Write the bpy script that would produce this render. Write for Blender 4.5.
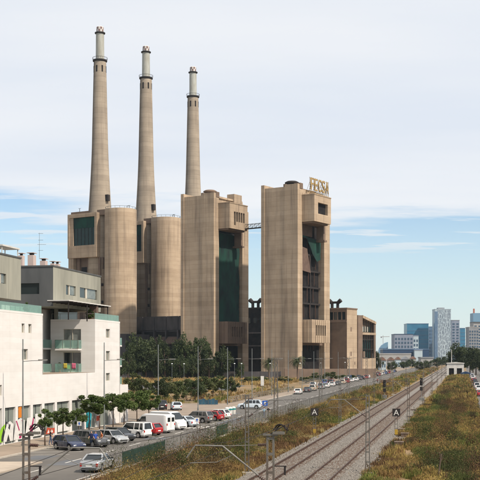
import bpy, math, random
import numpy as np
from mathutils import Vector, Matrix, noise as mnoise
random.seed(7); RNG = np.random.default_rng(11)
R_ = math.radians
for o in list(bpy.data.objects): bpy.data.objects.remove(o)
S = bpy.context.scene
COL = S.collection

# ------------------------------------------------------------------ camera
F, CX, HY, CAMH = 1050.0, 240.0, 357.0, 9.5          # focal length and horizon in photo pixels, eye height
cam = bpy.data.cameras.new('camera'); camo = bpy.data.objects.new('camera', cam); COL.objects.link(camo)
cam.sensor_width = 36.0; cam.lens = 36.0 * F / 480.0
cam.shift_y = (HY - 240.0) / 480.0
cam.clip_start = 0.5; cam.clip_end = 20000
camo.location = (0, 0, CAMH); camo.rotation_euler = (R_(90), 0, 0)
S.camera = camo
S.render.resolution_x = 1024; S.render.resolution_y = 1024

# ------------------------------------------------------------------ sky, sun, exposure
SUN_EL = 49.0
SUN_AZ = math.degrees(math.atan2(0.79, -0.61))        # clockwise from +Y
W = bpy.data.worlds.new('World'); S.world = W; W.use_nodes = True
nt = W.node_tree; nt.nodes.clear()
def N(t, **k):
    n = nt.nodes.new(t)
    for a, b in k.items(): setattr(n, a, b)
    return n
def L(a, b): nt.links.new(a, b)
def M(op, a, b=None, c=None, clamp=False):
    n = N('ShaderNodeMath', operation=op); n.use_clamp = clamp
    for i, v in enumerate((a, b, c)):
        if v is None: continue
        if isinstance(v, (int, float)): n.inputs[i].default_value = v
        else: L(v, n.inputs[i])
    return n.outputs[0]
out = N('ShaderNodeOutputWorld')
sky = N('ShaderNodeTexSky', sky_type='NISHITA'); sky.sun_disc = False
sky.sun_elevation = R_(SUN_EL); sky.sun_rotation = R_(SUN_AZ)
sky.air_density = 1.0; sky.dust_density = 0.2; sky.ozone_density = 1.5
bg_sky = N('ShaderNodeBackground'); bg_sky.inputs[1].default_value = 0.112
tint = N('ShaderNodeMix', data_type='RGBA', blend_type='MULTIPLY'); tint.inputs[0].default_value = 1
tint.inputs[7].default_value = (0.97, 1.015, 1.05, 1)
L(sky.outputs[0], tint.inputs[6]); L(tint.outputs[2], bg_sky.inputs[0])
tc = N('ShaderNodeTexCoord'); sep = N('ShaderNodeSeparateXYZ'); L(tc.outputs['Generated'], sep.inputs[0])
zc = M('MAXIMUM', sep.outputs[2], 0.0); den = M('ADD', zc, 0.06)
comb = N('ShaderNodeCombineXYZ')
L(M('DIVIDE', sep.outputs[0], den), comb.inputs[0]); L(M('DIVIDE', sep.outputs[1], den), comb.inputs[1])
def cnoise(scale, sx, sy, detail=6, off=(0, 0, 0), rough=0.55):
    mp = N('ShaderNodeMapping'); mp.inputs['Scale'].default_value = (sx, sy, 1); mp.inputs['Location'].default_value = off
    n = N('ShaderNodeTexNoise'); n.inputs['Scale'].default_value = scale; n.inputs['Detail'].default_value = detail
    n.inputs['Roughness'].default_value = rough
    L(comb.outputs[0], mp.inputs[0]); L(mp.outputs[0], n.inputs[0]); return n.outputs[0]
def ramp(v, lo, hi):
    n = N('ShaderNodeMapRange', interpolation_type='SMOOTHSTEP'); n.inputs[1].default_value = lo; n.inputs[2].default_value = hi
    L(v, n.inputs[0]); return n.outputs[0]
n1 = cnoise(0.55, 0.8, 1.0, 5, (3.1, 0.4, 0))
n2 = cnoise(1.3, 0.5, 1.3, 9, (0.7, 5.2, 0), 0.62)
edge = M('ADD', M('ADD', sep.outputs[2], M('MULTIPLY', M('SUBTRACT', n1, 0.5), 0.13)),
         M('ADD', M('MULTIPLY', M('SUBTRACT', n2, 0.5), 0.085), M('MULTIPLY', sep.outputs[0], 0.09)))
deck = ramp(edge, 0.122, 0.152)
n4 = cnoise(2.2, 0.55, 1.6, 8, (4.3, 1.7, 0), 0.58)
wisp = M('MULTIPLY', ramp(n4, 0.50, 0.60), M('MULTIPLY', ramp(sep.outputs[2], 0.085, 0.105), M('SUBTRACT', 1.0, ramp(sep.outputs[2], 0.13, 0.17))))
veil = M('MULTIPLY', M('SUBTRACT', 1.0, ramp(sep.outputs[2], -0.02, 0.16)), 0.80)      # pale horizon veil
cover = M('MAXIMUM', M('MAXIMUM', M('MULTIPLY', deck, 0.95), M('MULTIPLY', wisp, 0.85)), veil)
n3 = cnoise(0.8, 0.5, 1.3, 7, (9.0, 2.0, 0), 0.5)
cc = N('ShaderNodeValToRGB'); cc.color_ramp.elements[0].position = 0.3; cc.color_ramp.elements[1].position = 0.72
cc.color_ramp.elements[0].color = (0.73, 0.785, 0.87, 1); cc.color_ramp.elements[1].color = (0.89, 0.90, 0.92, 1)
L(n3, cc.inputs[0])
bg_c = N('ShaderNodeBackground'); L(cc.outputs[0], bg_c.inputs[0]); bg_c.inputs[1].default_value = 0.90
mx = N('ShaderNodeMixShader'); L(cover, mx.inputs[0]); L(bg_sky.outputs[0], mx.inputs[1]); L(bg_c.outputs[0], mx.inputs[2])
hz = N('ShaderNodeMix', data_type='RGBA'); L(ramp(sep.outputs[2], 0.07, 0.15), hz.inputs[0]); hz.inputs[6].default_value = (0.66, 0.77, 0.82, 1); L(cc.outputs[0], hz.inputs[7]); L(hz.outputs[2], bg_c.inputs[0])
L(mx.outputs[0], out.inputs[0])

sun = bpy.data.lights.new('sun', 'SUN'); sun.energy = 5.0; sun.angle = R_(1.5); sun.color = (1.0, 0.885, 0.74)
suno = bpy.data.objects.new('sun', sun); COL.objects.link(suno); suno.location = (200, -140, 300)
az = R_(SUN_AZ); el = R_(SUN_EL)
sd = Vector((math.sin(az) * math.cos(el), math.cos(az) * math.cos(el), math.sin(el)))
suno.rotation_euler = sd.to_track_quat('Z', 'Y').to_euler()
S.view_settings.view_transform = 'Standard'; S.view_settings.look = 'None'
S.view_settings.exposure = 0.22; S.view_settings.gamma = 1.0; S.view_settings.use_curve_mapping = False

# ------------------------------------------------------------------ helpers
SL = 222.0 / 1050.0                                   # every line along the railway runs X = a + SL*Y
RA = -math.atan(SL); KL = math.sqrt(1 + SL * SL)      # heading of road and railway
def rd(a, Y, z=0.0): return (a + SL * Y, Y, z)
def at(x, y, Y): return ((x - CX) / F * Y, Y, CAMH + (HY - y) / F * Y)
def ya(a, x): return a / ((x - CX) / F - SL)          # distance at which the line a is seen in column x
def gy(y): return CAMH * F / (y - HY)                 # distance of the ground seen at row y

def tag(o, label=None, cat=None, group=None, kind=None):
    if label: o['label'] = label
    if cat: o['category'] = cat
    if group: o['group'] = group
    if kind: o['kind'] = kind
    return o
def empty(name, loc=(0, 0, 0), rz=0.0):
    o = bpy.data.objects.new(name, None); COL.objects.link(o); o.location = loc; o.rotation_euler = (0, 0, rz)
    o.empty_display_size = 0.3
    return o
def thing(name, label, cat, loc=(0, 0, 0), rz=0.0, group=None):
    return tag(empty(name, loc, rz), label, cat, group)
CH = {}
def copy_tree(o, parent=None):
    c = o.copy(); COL.objects.link(c); c.parent = parent
    if parent is not None: CH.setdefault(parent.name, []).append(c)
    for ch in list(CH.get(o.name, [])): copy_tree(ch, c)
    return c

class MB:
    def __init__(s): s.v = []; s.f = []; s.mi = []; s.cur = 0
    def vs(s, pts):
        b = len(s.v); s.v.extend([tuple(p) for p in pts]); return b
    def face(s, idx): s.f.append(tuple(idx)); s.mi.append(s.cur)
    def poly(s, pts):
        b = s.vs(pts); s.face(range(b, b + len(pts))); return s
    def box(s, x0, x1, y0, y1, z0, z1):
        b = s.vs([(x0,y0,z0),(x1,y0,z0),(x1,y1,z0),(x0,y1,z0),(x0,y0,z1),(x1,y0,z1),(x1,y1,z1),(x0,y1,z1)])
        for q in ((0,3,2,1),(4,5,6,7),(0,1,5,4),(1,2,6,5),(2,3,7,6),(3,0,4,7)): s.face([b + i for i in q])
        return s
    def bar(s, p0, p1, w, h=None):                    # square bar between two points
        h = h or w; p0 = Vector(p0); p1 = Vector(p1); d = (p1 - p0).normalized()
        up = Vector((0,0,1)) if abs(d.z) < 0.95 else Vector((1,0,0))
        a = d.cross(up).normalized(); c = a.cross(d).normalized()
        P = [p + a * (sx * w / 2) + c * (sz * h / 2) for p in (p0, p1) for sx, sz in ((-1,-1),(1,-1),(1,1),(-1,1))]
        b = s.vs(P)
        for q in ((0,1,2,3),(7,6,5,4),(0,4,5,1),(1,5,6,2),(2,6,7,3),(3,7,4,0)): s.face([b + i for i in q])
        return s
    def cyl(s, p0, p1, r0, r1=None, n=8, cap=True):
        r1 = r0 if r1 is None else r1; p0 = Vector(p0); p1 = Vector(p1); d = (p1 - p0).normalized()
        up = Vector((0,0,1)) if abs(d.z) < 0.95 else Vector((1,0,0))
        a = d.cross(up).normalized(); c = a.cross(d).normalized()
        b = s.vs([p + (a * math.cos(t) + c * math.sin(t)) * r for p, r in ((p0, r0), (p1, r1)) for t in [2*math.pi*i/n for i in range(n)]])
        for i in range(n): s.face([b+i, b+(i+1)%n, b+n+(i+1)%n, b+n+i])
        if cap: s.face([b+i for i in range(n)][::-1]); s.face([b+n+i for i in range(n)])
        return s
    def tube(s, pts, r, n=6):
        for p, q in zip(pts[:-1], pts[1:]): s.cyl(p, q, r, r, n)
        return s
    def lathe(s, prof, n=32, c=(0, 0), cap=True):
        b = s.vs([(c[0] + r*math.cos(2*math.pi*i/n), c[1] + r*math.sin(2*math.pi*i/n), z) for r, z in prof for i in range(n)])
        for k in range(len(prof) - 1):
            for i in range(n): s.face([b+k*n+i, b+k*n+(i+1)%n, b+(k+1)*n+(i+1)%n, b+(k+1)*n+i])
        if cap: s.face([b+i for i in range(n)][::-1]); s.face([b+(len(prof)-1)*n+i for i in range(n)])
        return s
    def prism(s, poly, f0, f1):                       # f0/f1 map (u,w) of the two ends to 3D
        n = len(poly); b = s.vs([f0(*p) for p in poly] + [f1(*p) for p in poly])
        s.face([b+i for i in range(n)]); s.face([b+n+i for i in range(n)][::-1])
        for i in range(n): s.face([b+i, b+n+i, b+n+(i+1)%n, b+(i+1)%n])
        return s
    def holed(s, tf, u0, u1, w0, w1, holes, depth=0.3):   # a wall face with real openings and reveals
        us = sorted({u0, u1, *[h[0] for h in holes], *[h[1] for h in holes]}); ws = sorted({w0, w1, *[h[2] for h in holes], *[h[3] for h in holes]})
        for i in range(len(us) - 1):
            for j in range(len(ws) - 1):
                cu = (us[i] + us[i+1]) / 2; cw = (ws[j] + ws[j+1]) / 2
                if any(h[0] < cu < h[1] and h[2] < cw < h[3] for h in holes): continue
                s.poly([tf(us[i], ws[j], 0), tf(us[i+1], ws[j], 0), tf(us[i+1], ws[j+1], 0), tf(us[i], ws[j+1], 0)])
        for a, b, c, d in holes:
            for p, q in (((a,c),(b,c)), ((b,c),(b,d)), ((b,d),(a,d)), ((a,d),(a,c))):
                s.poly([tf(*p, 0), tf(*q, 0), tf(*q, depth), tf(*p, depth)])
        return s
    def tbox(s, tf, u0, u1, w0, w1, d0, d1):
        P = [tf(u, w, d) for d in (d0, d1) for u, w in ((u0,w0),(u1,w0),(u1,w1),(u0,w1))]; b = s.vs(P)
        for q in ((0,1,2,3),(7,6,5,4),(0,4,5,1),(1,5,6,2),(2,6,7,3),(3,7,4,0)): s.face([b + i for i in q])
        return s
    def mesh(s, name, mats, smooth=False):
        me = bpy.data.meshes.new(name); me.from_pydata(s.v, [], s.f)
        for m in (mats if isinstance(mats, (list, tuple)) else [mats]): me.materials.append(m)
        if len(me.materials) > 1: me.polygons.foreach_set('material_index', s.mi)
        if smooth:
            me.polygons.foreach_set('use_smooth', [True] * len(me.polygons))
            if smooth == 'auto': me.set_sharp_from_angle(angle=R_(38))
        me.update(); return me
    def build(s, name, mats, parent=None, smooth=False):
        o = bpy.data.objects.new(name, s.mesh(name, mats, smooth)); COL.objects.link(o)
        if parent is not None: o.parent = parent; CH.setdefault(parent.name, []).append(o)
        return o
def reuse(name, me, parent, loc=(0, 0, 0), rz=0.0):
    o = bpy.data.objects.new(name, me); COL.objects.link(o); o.location = loc; o.rotation_euler = (0, 0, rz)
    if parent is not None: o.parent = parent; CH.setdefault(parent.name, []).append(o)
    return o

# ------------------------------------------------------------------ materials
def mat(name, col, rough=0.8, col2=None, scale=1.0, stretch=(1, 1, 1), bump=0.0, bscale=None, metal=0.0, spec=0.3, detail=5, lo=0.35, hi=0.65,
        lines=None, line_col=None, line_w=0.08, streak=None, attr=None, emit=None, coord='OBJ', trans=0.0, grid=None, spread=None):
    m = bpy.data.materials.new(name); m.use_nodes = True; t = m.node_tree; b = t.nodes['Principled BSDF']
    b.inputs['Roughness'].default_value = rough; b.inputs['Metallic'].default_value = metal
    b.inputs['Specular IOR Level'].default_value = spec
    def nn(k): return t.nodes.new(k)
    def lk(a, c): t.links.new(a, c)
    geo = nn('ShaderNodeNewGeometry')
    src = geo.outputs['Position']
    if coord == 'LOCAL': src = nn('ShaderNodeTexCoord').outputs['Object']
    def noise(sc, st, det=5, r=0.6):
        mp = nn('ShaderNodeMapping'); mp.inputs['Scale'].default_value = st; lk(src, mp.inputs[0])
        n = nn('ShaderNodeTexNoise'); n.inputs['Scale'].default_value = sc; n.inputs['Detail'].default_value = det; n.inputs['Roughness'].default_value = r
        lk(mp.outputs[0], n.inputs[0]); return n.outputs[0]
    cur = None
    def mix(fac, a, c, mode='MIX'):
        n = nn('ShaderNodeMix'); n.data_type = 'RGBA'; n.blend_type = mode
        for i, v in ((0, fac), (6, a), (7, c)):
            if isinstance(v, (int, float)): n.inputs[i].default_value = v
            elif isinstance(v, tuple): n.inputs[i].default_value = (*v[:3], 1)
            else: lk(v, n.inputs[i])
        return n.outputs[2]
    def mr(v, lo_, hi_):
        n = nn('ShaderNodeMapRange'); n.inputs[1].default_value = lo_; n.inputs[2].default_value = hi_; lk(v, n.inputs[0]); return n.outputs[0]
    def math_(op, a, c=None):
        n = nn('ShaderNodeMath'); n.operation = op
        for i, v in enumerate((a, c)):
            if v is None: continue
            if isinstance(v, (int, float)): n.inputs[i].default_value = v
            else: lk(v, n.inputs[i])
        return n.outputs[0]
    cur = tuple(col[:3])
    if attr:
        at_ = nn('ShaderNodeAttribute'); at_.attribute_name = attr; cur = at_.outputs['Color']
        if col2: cur = mix(mr(noise(scale, stretch, detail), lo, hi), cur, mix(1.0, cur, col2, 'MULTIPLY'))
    elif col2:
        cur = mix(mr(noise(scale, stretch, detail), lo, hi), cur, tuple(col2[:3]))
    if streak:                                         # vertical stains
        cur = mix(math_('MULTIPLY', mr(noise(streak[1], (1, 1, 0.05), 4), 0.5, 0.75), streak[2]), cur, tuple(streak[0]))
        cur = mix(math_('MULTIPLY', mr(noise(streak[1] * 0.12, (1, 1, 0.35), 5), 0.48, 0.72), streak[2] * 0.8), cur, tuple(streak[0]))
    if lines:                                          # horizontal pour lines / courses every lines metres
        sx = nn('ShaderNodeSeparateXYZ'); lk(src, sx.inputs[0])
        wob = math_('MULTIPLY', noise(0.15, (1, 1, 1), 2), 0.35)
        fr = math_('FRACT', math_('DIVIDE', math_('ADD', sx.outputs[2], wob), lines))
        ln = math_('LESS_THAN', fr, line_w)
        st = math_('FLOOR', math_('DIVIDE', math_('ADD', sx.outputs[2], wob), lines))
        wn = nn('ShaderNodeTexWhiteNoise'); wn.noise_dimensions = '1D'; lk(st, wn.inputs['W'])
        cur = mix(math_('MULTIPLY', wn.outputs[0], 0.6), cur, mix(1.0, cur, tuple(line_col), 'MULTIPLY'))
        cur = mix(math_('MULTIPLY', ln, 0.75), cur, mix(1.0, cur, tuple(line_col), 'MULTIPLY'))
    if spread:                                         # per-object variation
        oi = nn('ShaderNodeObjectInfo'); hv = nn('ShaderNodeHueSaturation'); hv.inputs['Value'].default_value = 1
        lk(math_('ADD', math_('MULTIPLY', oi.outputs['Random'], spread), 1 - spread / 2), hv.inputs['Value'])
        if isinstance(cur, tuple): hv.inputs['Color'].default_value = (*cur, 1)
        else: lk(cur, hv.inputs['Color'])
        cur = hv.outputs[0]
    if isinstance(cur, tuple): b.inputs['Base Color'].default_value = (*cur, 1)
    else: lk(cur, b.inputs['Base Color'])
    if bump:
        bp = nn('ShaderNodeBump'); bp.inputs['Strength'].default_value = bump; bp.inputs['Distance'].default_value = 0.05
        lk(noise(bscale or scale * 4, (1, 1, 1), 4), bp.inputs['Height']); lk(bp.outputs[0], b.inputs['Normal'])
    if emit: b.inputs['Emission Color'].default_value = (*emit[:3], 1); b.inputs['Emission Strength'].default_value = emit[3]
    if trans:
        tr = nn('ShaderNodeBsdfTranslucent'); ms = nn('ShaderNodeMixShader'); ms.inputs[0].default_value = trans
        if isinstance(cur, tuple): tr.inputs[0].default_value = (*cur, 1)
        else: lk(cur, tr.inputs[0])
        lk(b.outputs[0], ms.inputs[1]); lk(tr.outputs[0], ms.inputs[2]); lk(ms.outputs[0], t.nodes['Material Output'].inputs[0])
    return m
def glass_mat(name, col, clear):
    m = bpy.data.materials.new(name); m.use_nodes = True; t = m.node_tree; b = t.nodes['Principled BSDF']
    b.inputs['Base Color'].default_value = (*col, 1); b.inputs['Roughness'].default_value = 0.08
    tr = t.nodes.new('ShaderNodeBsdfTransparent'); tr.inputs[0].default_value = (0.8, 0.95, 0.9, 1)
    ms = t.nodes.new('ShaderNodeMixShader'); ms.inputs[0].default_value = clear
    t.links.new(b.outputs[0], ms.inputs[1]); t.links.new(tr.outputs[0], ms.inputs[2]); t.links.new(ms.outputs[0], t.nodes['Material Output'].inputs[0])
    return m

CON = (0.445, 0.35, 0.255)
m_con = mat('concrete', CON, 0.9, (0.365, 0.285, 0.205), 0.09, (1, 1, 2.2), 0.25, 1.2, lines=2.4, line_col=(0.76, 0.73, 0.70), line_w=0.06,
            streak=((0.15, 0.115, 0.09), 0.45, 0.75))
m_con_dark = mat('dark_streaked_concrete', (0.19, 0.135, 0.10), 0.9, (0.135, 0.098, 0.075), 0.12, (1, 1, 2), 0.25, 1.2, streak=((0.11, 0.08, 0.065), 0.5, 0.6))
m_con_grey = mat('precast_grey', (0.085, 0.078, 0.08), 0.9, (0.05, 0.047, 0.05), 0.3, (1, 1, 0.4), 0.2, 1.5, spread=0.35)
m_chim = mat('chimney_concrete', (0.37, 0.315, 0.25), 0.9, (0.295, 0.25, 0.20), 0.07, (1, 1, 2.5), 0.2, 1.0, lines=3.0, line_col=(0.74, 0.73, 0.72), line_w=0.07,
             streak=((0.17, 0.14, 0.115), 0.45, 0.6))
m_flue = mat('flue_steel', (0.37, 0.385, 0.36), 0.6, (0.29, 0.285, 0.25), 0.5, (1, 1, 0.3), metal=0.0)
m_black = mat('dark_steel', (0.022, 0.02, 0.021), 0.75, (0.038, 0.032, 0.03), 1.0, spec=0.15)
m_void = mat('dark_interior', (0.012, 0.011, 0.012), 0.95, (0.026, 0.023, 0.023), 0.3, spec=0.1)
m_brownpanel = mat('brown_panel', (0.12, 0.08, 0.062), 0.85, (0.085, 0.056, 0.045), 0.4, spread=0.25)
m_net = mat('green_netting', (0.006, 0.05, 0.034), 0.9, (0.005, 0.016, 0.016), 0.22, (1, 1, 0.5), 0.6, 0.5, streak=((0.006, 0.035, 0.032), 0.5, 0.5))
m_glazing = mat('dark_green_glazing', (0.008, 0.02, 0.02), 0.35, (0.012, 0.035, 0.03), 0.3)
m_gold = mat('gold_letter', (0.36, 0.25, 0.10), 0.65, (0.22, 0.15, 0.06), 0.8)
m_red = mat('red_paint', (0.13, 0.06, 0.058), 0.7, (0.24, 0.17, 0.165), 1.5); m_whitep = mat('white_paint', (0.60, 0.59, 0.57), 0.65, (0.48, 0.47, 0.44), 0.6)
m_rust = mat('rusty_steel', (0.045, 0.025, 0.018), 0.85, (0.07, 0.036, 0.024), 0.8)
m_galv = mat('galvanised_steel', (0.22, 0.22, 0.205), 0.6, (0.14, 0.13, 0.115), 1.2, metal=0.2)
m_galv_rust = mat('weathered_mast_steel', (0.13, 0.125, 0.112), 0.75, (0.085, 0.055, 0.04), 0.9, (1, 1, 0.6), lo=0.45, hi=0.7)
m_lamp = mat('lamp_pole_paint', (0.15, 0.165, 0.165), 0.55, (0.11, 0.12, 0.12), 1.0, metal=0.2)
m_asph = mat('asphalt', (0.135, 0.125, 0.112), 0.9, (0.095, 0.088, 0.08), 0.12, (1, 1, 1), 0.2, 6, streak=((0.075, 0.07, 0.065), 0.35, 0.5))
m_asph2 = mat('blue_grey_asphalt', (0.12, 0.125, 0.135), 0.9, (0.09, 0.095, 0.105), 0.1)
m_pave = mat('paving', (0.265, 0.212, 0.165), 0.9, (0.20, 0.16, 0.125), 0.25, (1, 1, 1), 0.2, 5)
m_palepave = mat('pale_paving', (0.40, 0.34, 0.275), 0.9, (0.32, 0.27, 0.22), 0.4)
m_kerb = mat('kerb_stone', (0.40, 0.36, 0.31), 0.85, (0.32, 0.29, 0.25), 1.5)
m_line = mat('road_paint', (0.66, 0.64, 0.60), 0.8, (0.45, 0.43, 0.40), 1.2)
m_soil = mat('dry_soil', (0.25, 0.165, 0.085), 0.95, (0.13, 0.10, 0.05), 0.06, (1, 1, 1), 0.3, 2)
m_ballast = mat('ballast_stone', (0.245, 0.23, 0.21), 0.95, (0.11, 0.094, 0.08), 5.0, (1, 1, 1), 1.0, 9, lo=0.3, hi=0.7)
m_railtop = mat('worn_rail_steel', (0.085, 0.055, 0.042), 0.5, (0.06, 0.035, 0.025), 1.5, metal=0.3)
m_sleeper = mat('concrete_sleeper', (0.19, 0.145, 0.115), 0.9, (0.13, 0.095, 0.075), 3)
m_white = mat('white_stone_cladding', (0.665, 0.65, 0.635), 0.75, (0.61, 0.595, 0.58), 0.35, (1, 1, 3), lines=0.62, line_col=(0.945, 0.935, 0.925), line_w=0.08, streak=((0.50, 0.475, 0.45), 0.9, 0.25))
m_zinc = mat('grey_green_panel', (0.315, 0.31, 0.26), 0.7, (0.24, 0.24, 0.205), 0.5, (1, 1, 0.25), streak=((0.15, 0.15, 0.125), 1.2, 0.6))
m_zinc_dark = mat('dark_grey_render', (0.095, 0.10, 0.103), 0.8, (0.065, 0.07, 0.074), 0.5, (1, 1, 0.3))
m_glass = mat('window_glass', (0.02, 0.028, 0.03), 0.06, spec=0.7)
m_curtain = mat('curtained_glass', (0.17, 0.19, 0.18), 0.12, (0.10, 0.115, 0.11), 1.2, spec=0.6)
m_frame = mat('window_frame', (0.46, 0.43, 0.37), 0.5)
m_rail_glass = glass_mat('balcony_glass', (0.27, 0.40, 0.37), 0.6)
m_shopglass = mat('shop_panel', (0.20, 0.225, 0.20), 0.35, (0.15, 0.17, 0.155), 0.8, (1, 1, 0.2))
m_pink = mat('pink_render', (0.46, 0.38, 0.355), 0.85, (0.46, 0.36, 0.33), 0.8)
m_bark = mat('bark', (0.14, 0.10, 0.075), 0.95, (0.09, 0.065, 0.05), 3, (1, 1, 0.3), 0.6, 8)
m_leaf = mat('street_tree_leaf', (0.052, 0.088, 0.02), 0.6, (0.095, 0.13, 0.034), 1.0, spread=0.35, trans=0.25)
m_leaf2 = mat('dark_leaf', (0.026, 0.04, 0.014), 0.65, (0.055, 0.072, 0.024), 0.25, spread=0.4, trans=0.2)
m_leaf3 = mat('lighter_leaf', (0.05, 0.075, 0.022), 0.65, (0.10, 0.105, 0.04), 0.3, spread=0.35, trans=0.25)
m_palm = mat('palm_leaf', (0.045, 0.06, 0.022), 0.6, (0.07, 0.085, 0.035), 0.8, trans=0.15)
m_scrub = mat('scrub', (0.2, 0.15, 0.07), 0.9, (0.55, 0.56, 0.5), 0.35, attr='Col', trans=0.2)
m_fence = mat('green_fence_paint', (0.028, 0.058, 0.042), 0.65, (0.018, 0.038, 0.028), 1)
m_tyre = mat('tyre_rubber', (0.02, 0.02, 0.021), 0.85); m_rim = mat('alloy_rim', (0.38, 0.38, 0.39), 0.35, metal=0.7)
m_carglass = mat('car_glass', (0.012, 0.016, 0.018), 0.05, spec=0.8); m_trim = mat('black_trim', (0.025, 0.025, 0.026), 0.6)
m_tail = mat('tail_lamp_red', (0.35, 0.02, 0.015), 0.25); m_head = mat('head_lamp', (0.6, 0.62, 0.62), 0.12, spec=0.7)
m_plate = mat('number_plate', (0.75, 0.75, 0.72), 0.5)
def paint(n, c, met=0.0): 
    m = mat(n, c, 0.28, spec=0.55, metal=met)
    m.node_tree.nodes['Principled BSDF'].inputs['Coat Weight'].default_value = 0.5; return m
PNT = {'navy': paint('navy_paint', (0.012, 0.02, 0.06)), 'silver': paint('silver_paint', (0.42, 0.43, 0.44), 0.5), 'black': paint('black_paint', (0.015, 0.015, 0.018)),
       'white': paint('white_car_paint', (0.72, 0.72, 0.71)), 'red': paint('red_car_paint', (0.36, 0.015, 0.02)), 'grey': paint('grey_paint', (0.20, 0.19, 0.185), 0.4),
       'ice': paint('pale_blue_paint', (0.55, 0.62, 0.68)), 'blue': paint('blue_paint', (0.04, 0.10, 0.28)), 'darkgrey': paint('charcoal_paint', (0.06, 0.062, 0.068)),
       'sand': paint('beige_paint', (0.42, 0.36, 0.28))}

# ------------------------------------------------------------------ ground, road, pavement
def sheet(name, a0, a1, Y0, Y1, z, m, kind='structure'):
    o = MB().poly([rd(a0, Y0, z), rd(a1, Y0, z), rd(a1, Y1, z), rd(a0, Y1, z)]).build(name, m); o['kind'] = kind; return o
g = MB().poly([(-6000, -600, 0), (6000, -600, 0), (6000, 9000, 0), (-6000, 9000, 0)]).build('ground', m_soil); g['kind'] = 'structure'
sheet('road', -43, -28.9, 20, 1500, 0.012, m_asph)
sheet('side_street', 3.2, 13, 20, 1500, 0.012, m_asph)
o = MB().poly([(-190, 300, 0.008), (-4, 300, 0.008), (2, 350, 0.008), (-190, 350, 0.008)]).build('cross_road', m_asph2); o['kind'] = 'structure'
def slab(name, a0, a1, Y0, Y1, z, m):
    mb = MB(); P = [rd(a0, Y0), rd(a1, Y0), rd(a1, Y1), rd(a0, Y1)]
    b = mb.vs(P + [(p[0], p[1], z) for p in P]); mb.face([b+4, b+5, b+6, b+7])
    for i in range(4): mb.face([b+i, b+(i+1)%4, b+4+(i+1)%4, b+4+i])
    o = mb.build(name, m); o['kind'] = 'structure'; return o
slab('pavement', -90, -43.25, 20, 212, 0.13, m_pave); slab('kerb', -43.245, -43.0, 20, 298, 0.15, m_kerb); slab('pavement', -47.5, -43.25, 212.01, 298, 0.13, m_pave)
slab('pavement', -54, -43.25, 352, 900, 0.13, m_pave)
slab('pavement', -28.9, -28.3, 20, 900, 0.12, m_kerb)
slab('traffic_island', -43.0, -37.6, 70, gy(463), 0.13, m_palepave)
# painted markings
mk = MB()
for Y in np.arange(76, 700, 9.0): mk.poly([rd(-35.6, Y, 0.018), rd(-35.45, Y, 0.018), rd(-35.45, Y + 4, 0.018), rd(-35.6, Y + 4, 0.018)])
for a in np.arange(-36.8, -31.2, 1.0): mk.poly([rd(a, 139.5, 0.018), rd(a + .5, 139.5, 0.018), rd(a + .5, 143.5, 0.018), rd(a, 143.5, 0.018)])
for Y in np.arange(101, 135, 3.4): mk.poly([rd(-43, Y, 0.018), rd(-43, Y + .12, 0.018), rd(-38.2, Y + 1.3, 0.018), rd(-38.2, Y + 1.18, 0.018)])
mk.poly([rd(-29.8, 60, 0.018), rd(-29.68, 60, 0.018), rd(-29.68, 600, 0.018), rd(-29.8, 600, 0.018)])
o = mk.build('road_markings', m_line); o['kind'] = 'structure'

# ------------------------------------------------------------------ railway
mb = MB(); prof = [(-16.9, 0.0), (-16.4, 0.32), (-9.0, 0.32), (-7.9, 0.0)]
ys = list(np.arange(20, 320, 3.0)) + list(np.arange(320, 1600, 40.0))
rb = []
for Y in ys:
    w = [mnoise.noise((Y * .21, k * 9.7, 0)) * .35 for k in range(4)]
    rb.append(mb.vs([rd(prof[0][0] + w[0], Y, -.02), rd(prof[1][0] + w[1] * .3, Y, prof[1][1]), rd(-12.7, Y, .30), rd(prof[2][0] + w[2] * .3, Y, .32), rd(prof[3][0] + w[3], Y, -.02)]))
for p, q in zip(rb[:-1], rb[1:]):
    for i in range(4): mb.face([p+i, p+i+1, q+i+1, q+i])
o = mb.build('ballast_bed', m_ballast); o['kind'] = 'structure'
# loose stones give the ballast relief
def stones(n):
    Y = 72 + (RNG.random(n) ** 2.2) * 150; a = RNG.uniform(-17.9, -6.9, n); sz = RNG.uniform(.05, .13, n)
    z = np.interp(a, [-17.6, -16.7, -8.6, -7.2], [0, .32, .32, 0])
    base = np.array([(1,0,0),(-.5,.9,0),(-.5,-.8,.1),(.1,0,1)]) 
    ang = RNG.uniform(0, 6.28, n); c, s_ = np.cos(ang), np.sin(ang)
    P = np.zeros((n, 4, 3)); P[..., 0] = base[:, 0] * c[:, None] - base[:, 1] * s_[:, None]; P[..., 1] = base[:, 0] * s_[:, None] + base[:, 1] * c[:, None]; P[..., 2] = base[:, 2]
    P *= sz[:, None, None]; P[..., 0] += (a + SL * Y)[:, None]; P[..., 1] += Y[:, None]; P[..., 2] += (z - .005)[:, None]
    f = np.array([(0,1,3),(1,2,3),(2,0,3)]); Fc = (f[None] + 4 * np.arange(n)[:, None, None]).reshape(-1, 3)
    return P.reshape(-1, 3), Fc
def np_mesh(name, V, Fc, mats, cols=None, mi=None):
    me = bpy.data.meshes.new(name); k = Fc.shape[1]
    me.vertices.add(len(V)); me.vertices.foreach_set('co', np.ascontiguousarray(V, dtype=np.float32).ravel())
    me.loops.add(len(Fc) * k); me.loops.foreach_set('vertex_index', Fc.ravel().astype(np.int32))
    me.polygons.add(len(Fc)); me.polygons.foreach_set('loop_start', np.arange(0, len(Fc) * k, k, dtype=np.int32))
    for m in mats: me.materials.append(m)
    if mi is not None: me.polygons.foreach_set('material_index', mi.astype(np.int32))
    me.update(calc_edges=True)
    if cols is not None:
        at_ = me.attributes.new('Col', 'FLOAT_COLOR', 'POINT'); at_.data.foreach_set('color', np.ascontiguousarray(cols, dtype=np.float32).ravel())
    return me
V, Fc = stones(26000)
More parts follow.
